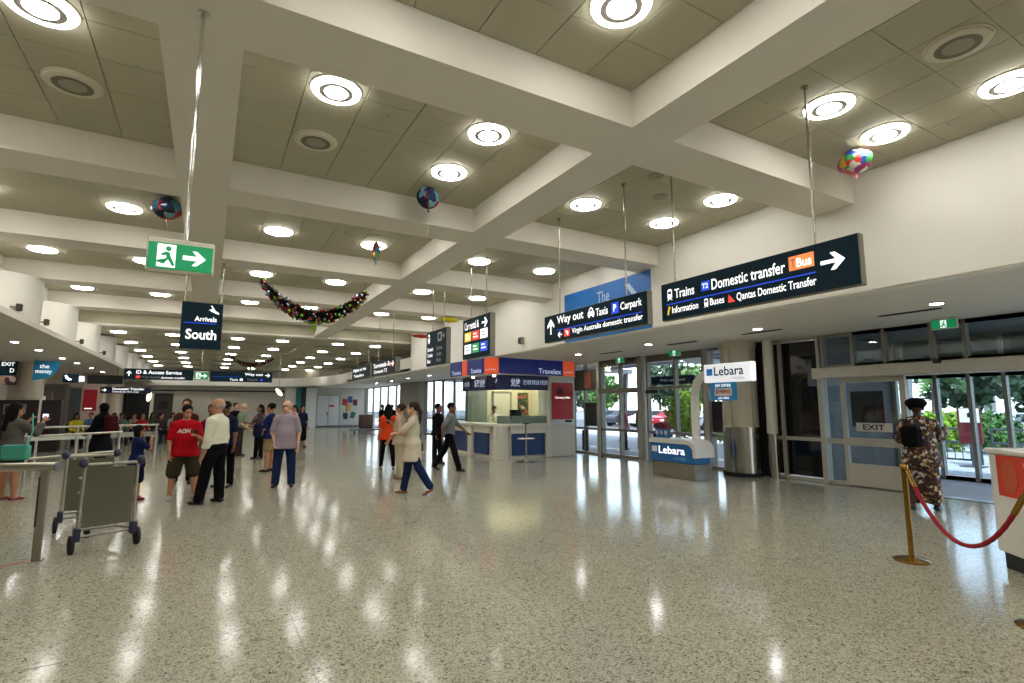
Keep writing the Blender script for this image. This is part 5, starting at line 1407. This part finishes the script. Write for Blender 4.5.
person('small boy in a navy T-shirt eating beside the trolley', -1.01, 11.46, 70, 1.27, legs=((3, 3), (4, 3)), arms=((48, 12, 122, 30), (10, 8, 20, 0)), skin='tan', hair=('bob', 'black'), top=('short', cloth('boy navy', (26, 34, 76)), .78, .022), bottom=('shorts', cloth('boy shorts', (22, 26, 50)), .03), shoes=('shoe', mat('red boy shoe', (140, 30, 30), .5)))
# -- lilac shirt
person('bald man in a lilac short sleeved shirt and blue jeans facing the camera', 1.43, 11.81, 196, 1.72, legs=((3, 3), (2, 2)), arms=((-4, 17, 34, 26), (0, 16, 14, 8)), look=(14, 0), skin='light', hair=('fringe', 'grey'),
       top=('half', cloth('lilac shirt', (150, 138, 148)), .78, .03), bottom=('trousers', JEAN, .022), shoes=('shoe', BLKSH), belly=.07, build=1.05, spread=5)
# -- standing group behind
person('stooped grey haired man in a pale green shirt and brown trousers', .98, 19.9, 112, 1.70, lean=8, look=(0, 16), arms=((15, 8, 50, 10), (12, 8, 40, 10)), skin='light', hair=('fringe', 'grey'), top=('half', cloth('pale green shirt', (118, 136, 116)), .9, .026), bottom=('trousers', cloth('brown trousers', (58, 46, 36)), .02), shoes=('shoe', BLKSH), belly=.05, res=.02)
person('man in a black shirt standing behind the pale green shirt', .91, 21.74, 150, 1.74, skin='light', hair=('short', 'brown'), top=('short', BLK_T, .86), bottom=('trousers', BLK_T), shoes=('shoe', BLKSH), res=.02)
PATT = print_mat('dark patterned cloth', (30, 22, 28), [(.6, (100, 40, 50)), (.8, (150, 130, 120)), (.9, (40, 40, 60))], 26)
person('dark haired woman in a patterned top and black trousers in the standing group', 1.47, 18.5, 240, 1.66, arms=((30, 10, 70, 20), (20, 10, 60, 20)), skin='brown', hair=('long', 'black'), top=('half', PATT, .82), bottom=('trousers', BLK_T), shoes=('shoe', BLKSH), res=.02, bust=1)
person('child in a salmon pink dress beside the patterned top woman', 1.78, 19.1, 120, 1.2, skin='brown', hair=('bob', 'black'), top=('sleeveless', cloth('salmon dress', (196, 120, 100)), .45, .02, .05), bottom=('skirt', _M['salmon dress'], .02, .5), shoes=('shoe', BLKSH), res=.02)
person('woman in a navy blouse and beige skirt half hidden behind the lilac shirt', 1.42, 14.75, 300, 1.68, arms=((10, 8, 50, 10), (15, 8, 45, 10)), look=(10, 8), skin='tan', hair=('bun', 'black'), top=('half', cloth('navy blouse', (28, 36, 84)), .86, .02), bottom=('skirt', cloth('beige skirt', (150, 128, 92)), .012, .52), shoes=('shoe', BLKSH), bust=1)
t = thing('handbag', 'dark blue bag carried by the woman in the beige skirt', 'bag', (1.12, 14.62, .86))
MB().box(-.09, .09, -.16, .16, 0, .34, c=.04).build('body', NAVYT, t); MB().tube([(0, -.1, .33), (0, -.06, .55), (0, .06, .55), (0, .1, .33)], .01, 8).build('strap', BLACK, t)
person('far woman in a pink and white top turned left', 3.0, 22.5, 250, 1.66, skin='tan', hair=('ponytail', 'black'), top=('short', cloth('pale pink top', (206, 150, 150)), .86), bottom=('trousers', JEAN), shoes=('shoe', BLKSH), res=.02, arms=((20, 10, 60, 10), (10, 8, 20, 0)))
person('far woman with long black hair and a dark long skirt', 3.35, 22.9, 170, 1.64, skin='tan', hair=('long', 'black'), top=('half', NAVYT, .86), bottom=('skirt', BLK_T, .02, .3), shoes=('shoe', BLKSH), res=.02)
# -- middle
person('woman in an orange top with curly black hair seen from behind', 4.16, 13.84, 12, 1.66, legs=((-3, 4), (5, 3)), arms=((32, 26, 80, 20), (6, 10, 20, 0)), skin='tan', hair=('long', 'black'), top=('short', cloth('orange top', (206, 66, 30)), .80, .02), bottom=('leggings', BLK_T), shoes=('sandal', mat('tan sandal', (120, 80, 56), .6)), spread=6, bust=1)
person('woman in a long cream top and jeans walking left with her hand at her mouth', 3.39, 9.69, -62, 1.70, legs=((14, 4), (-18, 16)), arms=((22, 4, 80, 40), (48, 8, 122, 18)), skin='light', hair=('ponytail', 'brown'), top=('short', cloth('cream top', (206, 196, 172)), .64, .022, .02), bottom=('trousers', JEAN, .016), shoes=('sandal', mat('brown sandal', (130, 90, 64), .6)), bust=1)
person('woman in beige clothes half hidden behind the cream top', 3.86, 11.9, -50, 1.66, arms=((30, 6, 110, 25), (10, 6, 30, 10)), legs=((6, 3), (-4, 3)), skin='tan', hair=('bun', 'brown'), top=('half', cloth('beige blouse', (170, 154, 130)), .8), bottom=('trousers', cloth('beige trousers', (176, 160, 134)), .02), shoes=('shoe', mat('tan shoe', (126, 96, 70), .5)))
person('man in a grey shirt and black trousers striding towards the kiosk', 5.39, 12.64, 118, 1.74, legs=((20, 4), (-20, 14)), arms=((-34, 12, 36, 0), (48, 10, 4, 0)), skin='brown', hair=('short', 'black'), top=('half', cloth('grey shirt', (116, 118, 124)), .93, .024), bottom=('trousers', BLK_T, .018), shoes=('shoe', BLKSH), lean=3)
person('man in black clothes standing behind the striding man', 5.72, 14.25, 150, 1.68, skin='brown', hair=('short', 'black'), top=('long', BLK_T, .84), bottom=('trousers', BLK_T), shoes=('shoe', BLKSH))
person('child in a yellow top beside the loaded luggage trolley', 5.62, 16.6, 200, 1.15, skin='brown', hair=('bob', 'black'), top=('short', cloth('yellow top', (196, 160, 60)), .8), bottom=('trousers', BLK_T), shoes=('shoe', _M['red boy shoe']), res=.02)
person('kiosk clerk in a white shirt behind the glass', 8.75, 16.6, 190, 1.62, look=(0, 25), arms=((30, 8, 60, 20), (30, 8, 60, 20)), skin='tan', hair=('short', 'black'), top=('long', _M['white shirt'], .9), bottom=('trousers', BLK_T), shoes=('shoe', BLKSH), res=.02)
for i, (x, y) in enumerate(((8.26, 28.6), (9.0, 29.3))):
    person(('left', 'right')[i] + ' of two dark figures standing before the bright far window', x, y, 160 + 60 * i, 1.72, skin='brown', hair=('short', 'black'), top=('long', BLK_T, .84), bottom=('trousers', BLK_T), shoes=('shoe', BLKSH), res=.024, fine=False, arms=((20, 10, 90, 10), (10, 10, 30, 0)))
# -- right: floral outfit
FLOR = print_mat('floral brown cloth', (44, 20, 18), [(.6, (206, 196, 180)), (.74, (140, 86, 36)), (.84, (70, 24, 24)), (.95, (186, 160, 84))], 26)
person('woman in a brown floral outfit and black beret walking out of the doors', 9.87, 4.22, 72, 1.70, legs=((6, 2), (-6, 6)), arms=((38, 14, 80, -6), (18, 14, 80, 10)), belly=.09, skin='dark', hair=('beret', cloth('black felt', (14, 13, 14))), top=('long', FLOR, .70, .03, .02), bottom=('skirt', FLOR, .012, .14), shoes=('shoe', BLKSH), build=1.14)
t = thing('shoulder_bag', 'black shoulder bag under the arm of the floral outfit woman', 'bag', (9.63, 4.22, 1.02))
b = MB().box(-.1, .1, -.14, .14, -.04, .28, c=.05).build('body', BLK_T, t); t.rotation_euler = (0, 0, -.3)
MB().tube([(0, -.12, .24), (.0, -.05, .42), (0, .05, .42), (0, .12, .24)], .012, 8).build('strap', BLACK, t)
# -- left
p = person('woman in a grey cardigan and dark skirt lifting a phone at the left edge', -2.93, 12.56, 42, 1.66, arms=((52, 12, 96, 12), (52, 12, 90, 12)), look=(10, 4), legs=((2, 2), (2, 2)), skin='tan', hair=('long', 'black'), top=('long', cloth('grey cardigan', (92, 88, 82)), .72, .03), bottom=('skirt', cloth('charcoal skirt', (44, 42, 42)), .015, .6), shoes=('sandal', mat('red sandal', (120, 30, 30), .5)), bust=1, build=1.08)
q = hand_at(p, 'hand_r', (-.04, .03, .04))
t = thing('mobile_phone', 'bright screened phone lifted by the grey cardigan woman', 'phone', tuple(q), -math.radians(42))
MB().box(-.07, .07, -.005, .005, -.04, .04, c=.003).build('case', BLACK, t); MB().box(-.064, .064, -.008, -.005, -.035, .035).build('screen', mat('phone screen lit', (220, 225, 255), .3, emit=(215, 220, 255), estr=1.2), t)
t = thing('turquoise_handbag', 'turquoise handbag on a long strap at the hip of the grey cardigan woman', 'bag', (-2.78, 12.22, .70), math.radians(-20))
TURQ = mat('turquoise leather', (70, 160, 140), .5)
MB().box(-.22, .2, -.06, .06, 0, .26, c=.035).build('body', TURQ, t); MB().box(-.21, .19, -.066, -.05, .16, .25, c=.01).build('flap', TURQ, t)
MB().tube([(.16, 0, .25), (.17, .06, .5), (.08, .16, .78)], .012, 8).build('strap', TURQ, t)
person('woman in a long black coat and headscarf by the steel rail', -2.32, 17.3, -55, 1.68, skin='tan', hair=('scarf', BLK_T), top=('long', BLK_T, .42, .035, .05), bottom=('trousers', BLK_T), shoes=('shoe', BLKSH), arms=((25, 10, 60, 20), (15, 10, 40, 10)), legs=((3, 2), (-4, 4)))
t = thing('backpack', 'dark red backpack on the black coated woman', 'bag', (-2.12, 17.12, .98), math.radians(55))
MB().box(-.15, .15, -.1, .1, 0, .42, c=.05).build('body', cloth('dark red nylon', (66, 18, 24)), t); MB().box(-.11, .11, -.14, -.1, .05, .24, c=.02).build('pocket', _M['dark red nylon'], t)

# seated crowd: bench rows and people on them
SEATM = mat('black seat', (26, 26, 30), .5)
rndp = random.Random(11)
def bench_seat(label, x, y, rz):
    t = thing('lounge_chair', label, 'chair', (x, y, 0), rz, group='black lounge chairs')
    MB().box(-.26, .26, -.24, .26, .40, .46, c=.02).build('seat', SEATM, t)
    MB().box(-.26, .26, -.30, -.24, .46, .92, c=.02).build('backrest', SEATM, t)
    for sx in (-1, 1):
        MB().box(sx * .24 - .015, sx * .24 + .015, -.28, .22, .60, .63).build('armrest', ALU, t)
        MB().box(sx * .22 - .02, sx * .22 + .02, -.2, .2, 0, .40).build('leg', ALU, t)
crowd_tops = [((150, 120, 60), 'mustard'), ((40, 44, 60), 'slate'), ((200, 186, 40), 'yellow'), ((120, 60, 50), 'rust'), ((70, 90, 80), 'sage'), ((150, 30, 34), 'crimson'), ((60, 50, 50), 'charcoal brown'), ((90, 110, 140), 'pale blue'), ((36, 34, 40), 'off black'), ((130, 110, 96), 'taupe'), ((50, 70, 50), 'moss green'), ((170, 150, 140), 'oatmeal')]
spots = [(-1.1, 28.7), (-5.2, 26.9), (-4.5, 27.2), (-3.8, 27.5), (-3.1, 27.8), (-2.4, 28.1), (-1.75, 28.4), (-4.4, 29.6), (-3.6, 29.9), (-2.9, 30.2), (-2.2, 30.5), (-1.4, 30.8)]
for i, ((x, y), (c_, nm)) in enumerate(zip(spots, crowd_tops)):
    rz = math.radians(180 + rndp.uniform(-12, 12) + 20)
    bench_seat('black lounge chair under the seated person in %s' % nm, x, y, rz)
    hdg = -math.degrees(rz)
    person('seated person in a %s top in the waiting crowd at the left' % nm, x - .0, y, hdg, 1.66 + rndp.uniform(-.04, .06), legs=((84, 82), (82, 80)), arms=((24, 8, 50, 12), (24, 8, 55, 12)), look=(rndp.uniform(-30, 30), rndp.uniform(0, 15)),
           skin=rndp.choice(['tan', 'brown', 'light']), hair=(rndp.choice(['short', 'bob', 'long']), rndp.choice(['black', 'brown'])), top=('long', cloth('crowd ' + nm, c_), .86, .016), bottom=('trousers', rndp.choice([BLK_T, DKJ])), shoes=('shoe', BLKSH), res=.028, seat=.545, sit=True, fine=False)

# loaded trolley behind the cream top woman
LT = thing('luggage_trolley', 'luggage trolley loaded with dark bags beside the kiosk', 'trolley', (5.35, 15.6, 0), math.radians(-40), group='luggage trolleys')
for s_ in (-1, 1):
    MB().tube([(s_ * .3, 0, .1), (s_ * .29, -.04, 1.0)], .018, 8).build('upright', CARTF, LT, True); wheel(LT, s_ * .34, 0, .1)
    MB().tube([(s_ * .3, 0, .2), (s_ * .15, .85, .16)], .016, 8).build('base_tube', CARTF, LT, True)
wheel(LT, 0, .8, .085)
MB().tube([(-.33, -.05, 1.02), (.33, -.05, 1.02)], .02, 8).build('handle_bar', CARTF, LT, True)
MB().box(-.26, .26, .02, .8, .2, .22).build('deck', CARTF, LT)
for lab, x, y, z, sz, m in (('large black suitcase lying on the loaded trolley', 5.52, 15.86, .22, (.5, .7, .3), BLK_T), ('dark maroon bag on top of the black suitcase', 5.52, 15.86, .525, (.42, .5, .28), cloth('maroon bag', (60, 26, 40)))):
    t = thing('suitcase', lab, 'suitcase', (x, y, z), math.radians(-40))
    MB().box(-sz[0] / 2, sz[0] / 2, -sz[1] / 2, sz[1] / 2, 0, sz[2], c=.05).build('shell', m, t); MB().tube([(-.1, -sz[1] / 2, sz[2] * .5), (-.08, -sz[1] / 2 - .04, sz[2] * .5), (.08, -sz[1] / 2 - .04, sz[2] * .5), (.1, -sz[1] / 2, sz[2] * .5)], .012, 8).build('handle', BLACK, t)
# ================================================================ OUTSIDE
ORD = 'first second third fourth fifth sixth seventh eighth ninth tenth eleventh twelfth thirteenth fourteenth fifteenth sixteenth'.split()
PAVE = mat('pale paving', (176, 176, 176), .7, var=.06, scale=1.5)
ground = struct(MB().box(11.75, 26.0, -30, 80, -.25, -.02).build('ground', PAVE), 'pale footpath outside the doors')
struct(MB().box(26.0, 160.0, -120, 200, -.3, -.15).build('road', mat('asphalt', (92, 94, 98), .85, var=.12, scale=.8)), 'grey road and car park')
struct(MB().box(25.7, 26.0, -30, 80, -.25, .02).build('kerb', mat('kerb concrete', (190, 188, 182), .7)))
struct(MB().box(-60, 11.5, 46.3, 160, -.3, -.2).build('ground_far', PAVE)) if False else None
CAN = mat('canopy sheet', (150, 152, 156), .6, var=.05); CANB = mat('canopy beam', (196, 196, 198), .5)
canopy = struct(MB().box(11.76, 18.0, 7.5, 32, 3.62, 3.7).build('roof_canopy', CAN), 'ribbed canopy over the footpath')
for i in range(5): part_box('purlin', canopy, CANB, 12.4 + i * 1.15, 12.62 + i * 1.15, 7.5, 32, 3.42, 3.62)
for i in range(5): part_box('rafter', canopy, CANB, 11.8, 18.0, 7.6 + i * 6.0, 7.8 + i * 6.0, 3.2, 3.42)
for i in range(5):
    y = 7.7 + i * 6.0
    t = thing('canopy_post', 'slanting grey canopy post outside, %s along the kerb' % ('first second third fourth fifth sixth seventh eighth'.split()[i]), 'post', (17.4, y, -.02), group='canopy posts')
    MB().tube([(0, 0, 0), (.25, 0, 3.25)], .13, 14).build('shaft', mat('canopy post grey', (128, 128, 132), .4, .4), t, True); MB().lathe([(.24, 0), (.24, .05)], n=18).build('base_plate', FRAME, t, True)
# outdoor direction sign seen above the sliding doors
t = tag(empty('outdoor_sign'), 'dark navy outdoor sign hung under the canopy beyond the sliding doors', 'sign'); t.matrix_world = face_matrix((16.0, 15.6, 2.66), '-X')
MB().box(-1.5, 1.5, -.17, .17, -.12, 0, c=.01).build('casing', NAVY, t)
text('Pick up Taxis', t, -.2, -.07, 1.3, .14, WHITE, bold=.02)
for x in (-1.2, 1.2): MB().tube([(x, .16, -.06), (x, .78, -.06)], .03, 8).build('hanger', FRAME, t)
# people and luggage outside
person('person in a pink top waiting outside behind the left sliding door', 13.6, 15.4, 90, 1.66, skin='tan', hair=('bob', 'black'), top=('short', cloth('outdoor pink', (190, 110, 130)), .86), bottom=('trousers', BLK_T), shoes=('shoe', BLKSH), res=.022, fine=False)
person('person in a grey jacket waiting outside behind the sliding doors', 14.0, 14.8, 60, 1.74, skin='tan', hair=('short', 'black'), top=('long', cloth('outdoor grey', (80, 84, 90)), .84), bottom=('trousers', BLK_T), shoes=('shoe', BLKSH), res=.022, fine=False)
t = thing('suitcase', 'dark suitcase with a red bag on it outside the sliding doors', 'suitcase', (14.4, 14.2, -.02))
MB().box(-.25, .25, -.3, .3, .05, .75, c=.06).build('shell', BLK_T, t); MB().box(-.2, .2, -.26, .26, .75, 1.05, c=.08).build('bag', cloth('outdoor red bag', (120, 34, 50)), t)
for sx in (-1, 1):
    for sy in (-1, 1): MB().lathe([(0, -.015), (.03, -.015), (.03, .015), (0, .015)], (sx * .2, sy * .24, .03), 10, 'x').build('caster', RUBBER, t)
# cars
def car(label, x, y, rz, c, nm):
    t = thing('parked_car', label, 'car', (x, y, -.15), rz, group='parked cars')
    m = mat('car paint ' + nm, c, .25, .3)
    prof = [(-2.15, .35), (-2.2, .75), (-1.95, .95), (-1.35, 1.02), (-.75, 1.45), (.7, 1.47), (1.4, 1.05), (2.1, .9), (2.2, .6), (2.15, .35)]
    mb = MB().prism(prof, -.85, .85); mb.v = [(x_, z_ * (.86 if y_ > 1.2 else 1), y_) for x_, y_, z_ in mb.v]
    mb.build('body', m, t)
    g = MB().prism([(-1.22, 1.04), (-.7, 1.40), (.64, 1.42), (1.22, 1.06)], -.86, .86); g.v = [(x_, z_ * (.885 if y_ > 1.2 else 1.005), y_) for x_, y_, z_ in g.v]
    g.build('side_glass', DARKGLASS, t)
    for wx in (-1.35, 1.35):
        for wy in (-.8, .8):
            MB().lathe([(0, -.1), (.32, -.1), (.32, .1), (0, .1)], (wx, wy, .32), 18, 'y').build('wheel', RUBBER, t)
    for wy in (-.6, .6): MB().box(2.16, 2.22, wy - .18, wy + .18, .62, .76).build('headlight', SIGNW if False else mat('headlight', (220, 225, 230), .2), t)
cc = [((40, 70, 150), 'blue'), ((190, 192, 196), 'silver'), ((150, 24, 30), 'red'), ((220, 220, 222), 'white'), ((60, 64, 70), 'grey'), ((90, 110, 160), 'light blue'), ((210, 212, 214), 'pearl'), ((30, 34, 44), 'dark')]
for i in range(14):
    c_, nm = cc[i % 8]
    y_ = 8 + i * 3.0
    car('%s car parked across the road, %s in the row from the right' % (nm, ORD[i]), 34.0 + (i % 2) * .3, y_ - 6, math.radians(180 if i % 3 else 0), c_, nm)
struct(MB().box(46, 46.6, -40, 120, -.15, .9).build('wall_carpark', mat('carpark wall', (150, 152, 160), .8)))
# planting
LEAF = [mat('leaf bright', (128, 158, 40), .6, var=.3, scale=3), mat('leaf mid', (70, 104, 44), .6, var=.3, scale=3), mat('leaf dark', (44, 66, 40), .6, var=.3, scale=3)]
BARK = mat('bark', (92, 76, 60), .9)
def bush(name, label, cat, x, y, z0, rx, rz_, m, n, leaf, trunk, seed, group):
    rnd = random.Random(seed)
    t = thing(name, label, cat, (x, y, -.02 if x < 26 else -.15), group=group)
    mb = MB()
    for i in range(n):
        d = Vector((rnd.gauss(0, 1), rnd.gauss(0, 1), rnd.gauss(0, 1))).normalized() * rnd.uniform(.35, 1) ** .6
        lump = 1 + .25 * math.sin(5 * d.x + seed) * math.sin(4 * d.y + 2 * seed)
        p = Vector((d.x * rx * lump, d.y * rx * lump, z0 + d.z * rz_ * lump))
        a = Vector((rnd.gauss(0, 1), rnd.gauss(0, 1), rnd.gauss(0, 1))).normalized() * leaf; b = a.cross(Vector((rnd.gauss(0, 1), rnd.gauss(0, 1), rnd.gauss(0, 1)))).normalized() * leaf * .5
        mb.add([p - a, p + b, p + a, p - b], [(0, 1, 2, 3)])
    stuff(mb.build('foliage', m, t))
    MB().tube([(0, 0, 0), (.03, .02, z0 * .6), (0, 0, z0)], .05, 8, radii=[trunk, trunk * .8, trunk * .5]).build('trunk', BARK, t, True)
bush('shrub', 'bright green shrub outside the window behind the phone kiosk', 'shrub', 19.0, 17.4, 1.3, .75, 1.0, LEAF[0], 1500, .12, .06, 1, 'outdoor shrubs')
bush('shrub', 'lower bright green shrub right of the kiosk arm outside', 'shrub', 19.5, 15.4, .75, .7, .7, LEAF[0], 1200, .11, .06, 2, 'outdoor shrubs')
for i, (x, y, r_) in enumerate(((21.5, 9.4, .75), (21.2, 7.7, .7), (21.5, 6.0, .75), (21.6, 4.3, .7), (21.2, 11.1, .75), (21.5, 2.6, .75))):
    bush('shrub', 'leafy green shrub beyond the entrance lobby, %s from the left' % ('second third fourth fifth first sixth'.split()[i]), 'shrub', x + 2.2, y, .72, r_, .7, LEAF[i % 2], 1300, .13, .06, 10 + i, 'outdoor shrubs')
for i in range(16):
    bush('tree', '%s tree from the right in the row beyond the car park' % ORD[i], 'tree', 56 + (i % 3) * 3, -10 + i * 6.5, 4.2 + (i % 4) * .5, 3.1, 2.6 + (i % 3) * .5, LEAF[2 if i % 3 else 1], 900, .5, .22, 40 + i, 'trees beyond the car park')
def palm(label, x, y, h, seed):
    rnd = random.Random(seed); t = thing('palm_tree', label, 'palm', (x, y, -.15))
    MB().tube([(0, 0, 0), (.1, .05, h * .5), (.05, 0, h)], .16, 12, radii=[.2, .16, .12]).build('trunk', BARK, t, True)
    for k_ in range(16):
        a = 2 * math.pi * k_ / 16 + rnd.uniform(-.1, .1); el = rnd.uniform(-.2, .9); L_ = rnd.uniform(1.2, 1.6)
        mb = MB(); N = 12; prev = None
        for j in range(N + 1):
            u = j / N; rr = L_ * u * math.cos(el * (1 - u)); zz = h + L_ * (math.sin(el) * u - .75 * u * u)
            c_ = Vector((.05 + rr * math.cos(a), rr * math.sin(a), zz))
            if j:
                for sg_ in (-1, 1):
                    sd = Vector((-math.sin(a), math.cos(a), -.5)) * sg_ * .38 * math.sin(math.pi * min(1, u + .12)) 
                    mb.add([prev, c_, c_ + sd + Vector((math.cos(a), math.sin(a), 0)) * .15], [(0, 1, 2)])
            prev = c_
        mb.build('frond', LEAF[1], t)
palm('palm tree seen through the open entrance beside the floral dress woman', 29.0, 11.6, 3.2, 3)
palm('smaller palm tree further left outside the entrance', 29.5, 15.4, 2.9, 6)
# rails and notice outside the lobby
DKR = mat('dark outdoor rail', (70, 74, 86), .5, .5)
for i, (y0, y1) in enumerate(((1.0, 3.6), (3.8, 6.4), (6.6, 9.2), (9.4, 12.0))):
    t = thing('pedestrian_barrier', 'dark barred barrier outside the lobby, %s from the right' % ('first second third fourth'.split()[i]), 'barrier', (19.0, (y0 + y1) / 2, -.02), group='outdoor barriers')
    h_ = (y1 - y0) / 2
    for z_ in (.12, .62, 1.0): MB().tube([(0, -h_, z_), (0, h_, z_)], .028, 8).build('rail', DKR, t, True)
    for s_ in (-1, 0, 1): MB().tube([(0, s_ * (h_ - .03), 0), (0, s_ * (h_ - .03), 1.0)], .03, 8).build('post', DKR, t, True)
    for k_ in range(14):
        yy = -h_ + (k_ + .5) * (2 * h_ / 14); MB().tube([(0, yy, .12), (0, yy, .62)], .012, 6).build('bar', DKR, t, True)
t = thing('notice_stand', 'dark red notice stand with a white sheet outside the lobby', 'notice', (18.2, 6.55, -.02))
MB().box(-.03, .03, -.26, .26, .62, 1.6, c=.01).build('board', mat('maroon board', (92, 26, 34), .5), t); MB().box(-.04, -.03, -.24, .2, 1.2, 1.58).build('sheet', WHITE, t)
MB().box(-.046, -.04, -.12, .02, 1.34, 1.46).build('sheet_mark', NAVY, t); MB().tube([(0, 0, 0), (0, 0, .62)], .03, 10).build('post', DKR, t); MB().box(-.2, .2, -.25, .25, 0, .03).build('foot', DKR, t)
# pale elevated roadway and terminal block far away
t = thing('elevated_road', 'pale concrete elevated road far beyond the entrance', 'bridge', (72.0, 12.0, -.15))
MB().box(-2.5, 2.5, -60, 60, 4.6, 5.3).build('deck', mat('pale concrete', (214, 212, 206), .7), t); MB().box(-2.6, -2.4, -60, 60, 5.3, 6.1).build('parapet', _M['pale concrete'], t)
for k_ in range(9): MB().lathe([(.5, 0), (.5, 4.6)], (0, -48 + k_ * 12, 0), 16).build('pier', _M['pale concrete'], t, True)
flush_text()
# the shirt print is laid on the chest of the man in red
o = [q for q in chest_txt[1].children if q.name.startswith('lettering')][0]
c_ = Vector(list(chest_txt[1]['chest']))
sh = [q for q in chest_txt[1].children if q.name.startswith('shirt')][0]
bpy.context.view_layer.update()
dgp = bpy.context.evaluated_depsgraph_get()
for v in o.data.vertices:
    x_, z_ = .15 - v.co.x, c_.z - .03 + v.co.y
    hit = sh.ray_cast(Vector((x_, 1.0, z_)), Vector((0, -1, 0)), depsgraph=dgp)
    v.co = Vector((x_, (hit[1].y if hit[0] else .2) + .004, z_))
o.name = 'shirt_print'
for p_ in [q for q in scene.objects if q.get('category') == 'person']:
    for k_ in ('hand_r', 'hand_l', 'chest'):
        if k_ in p_: del p_[k_]
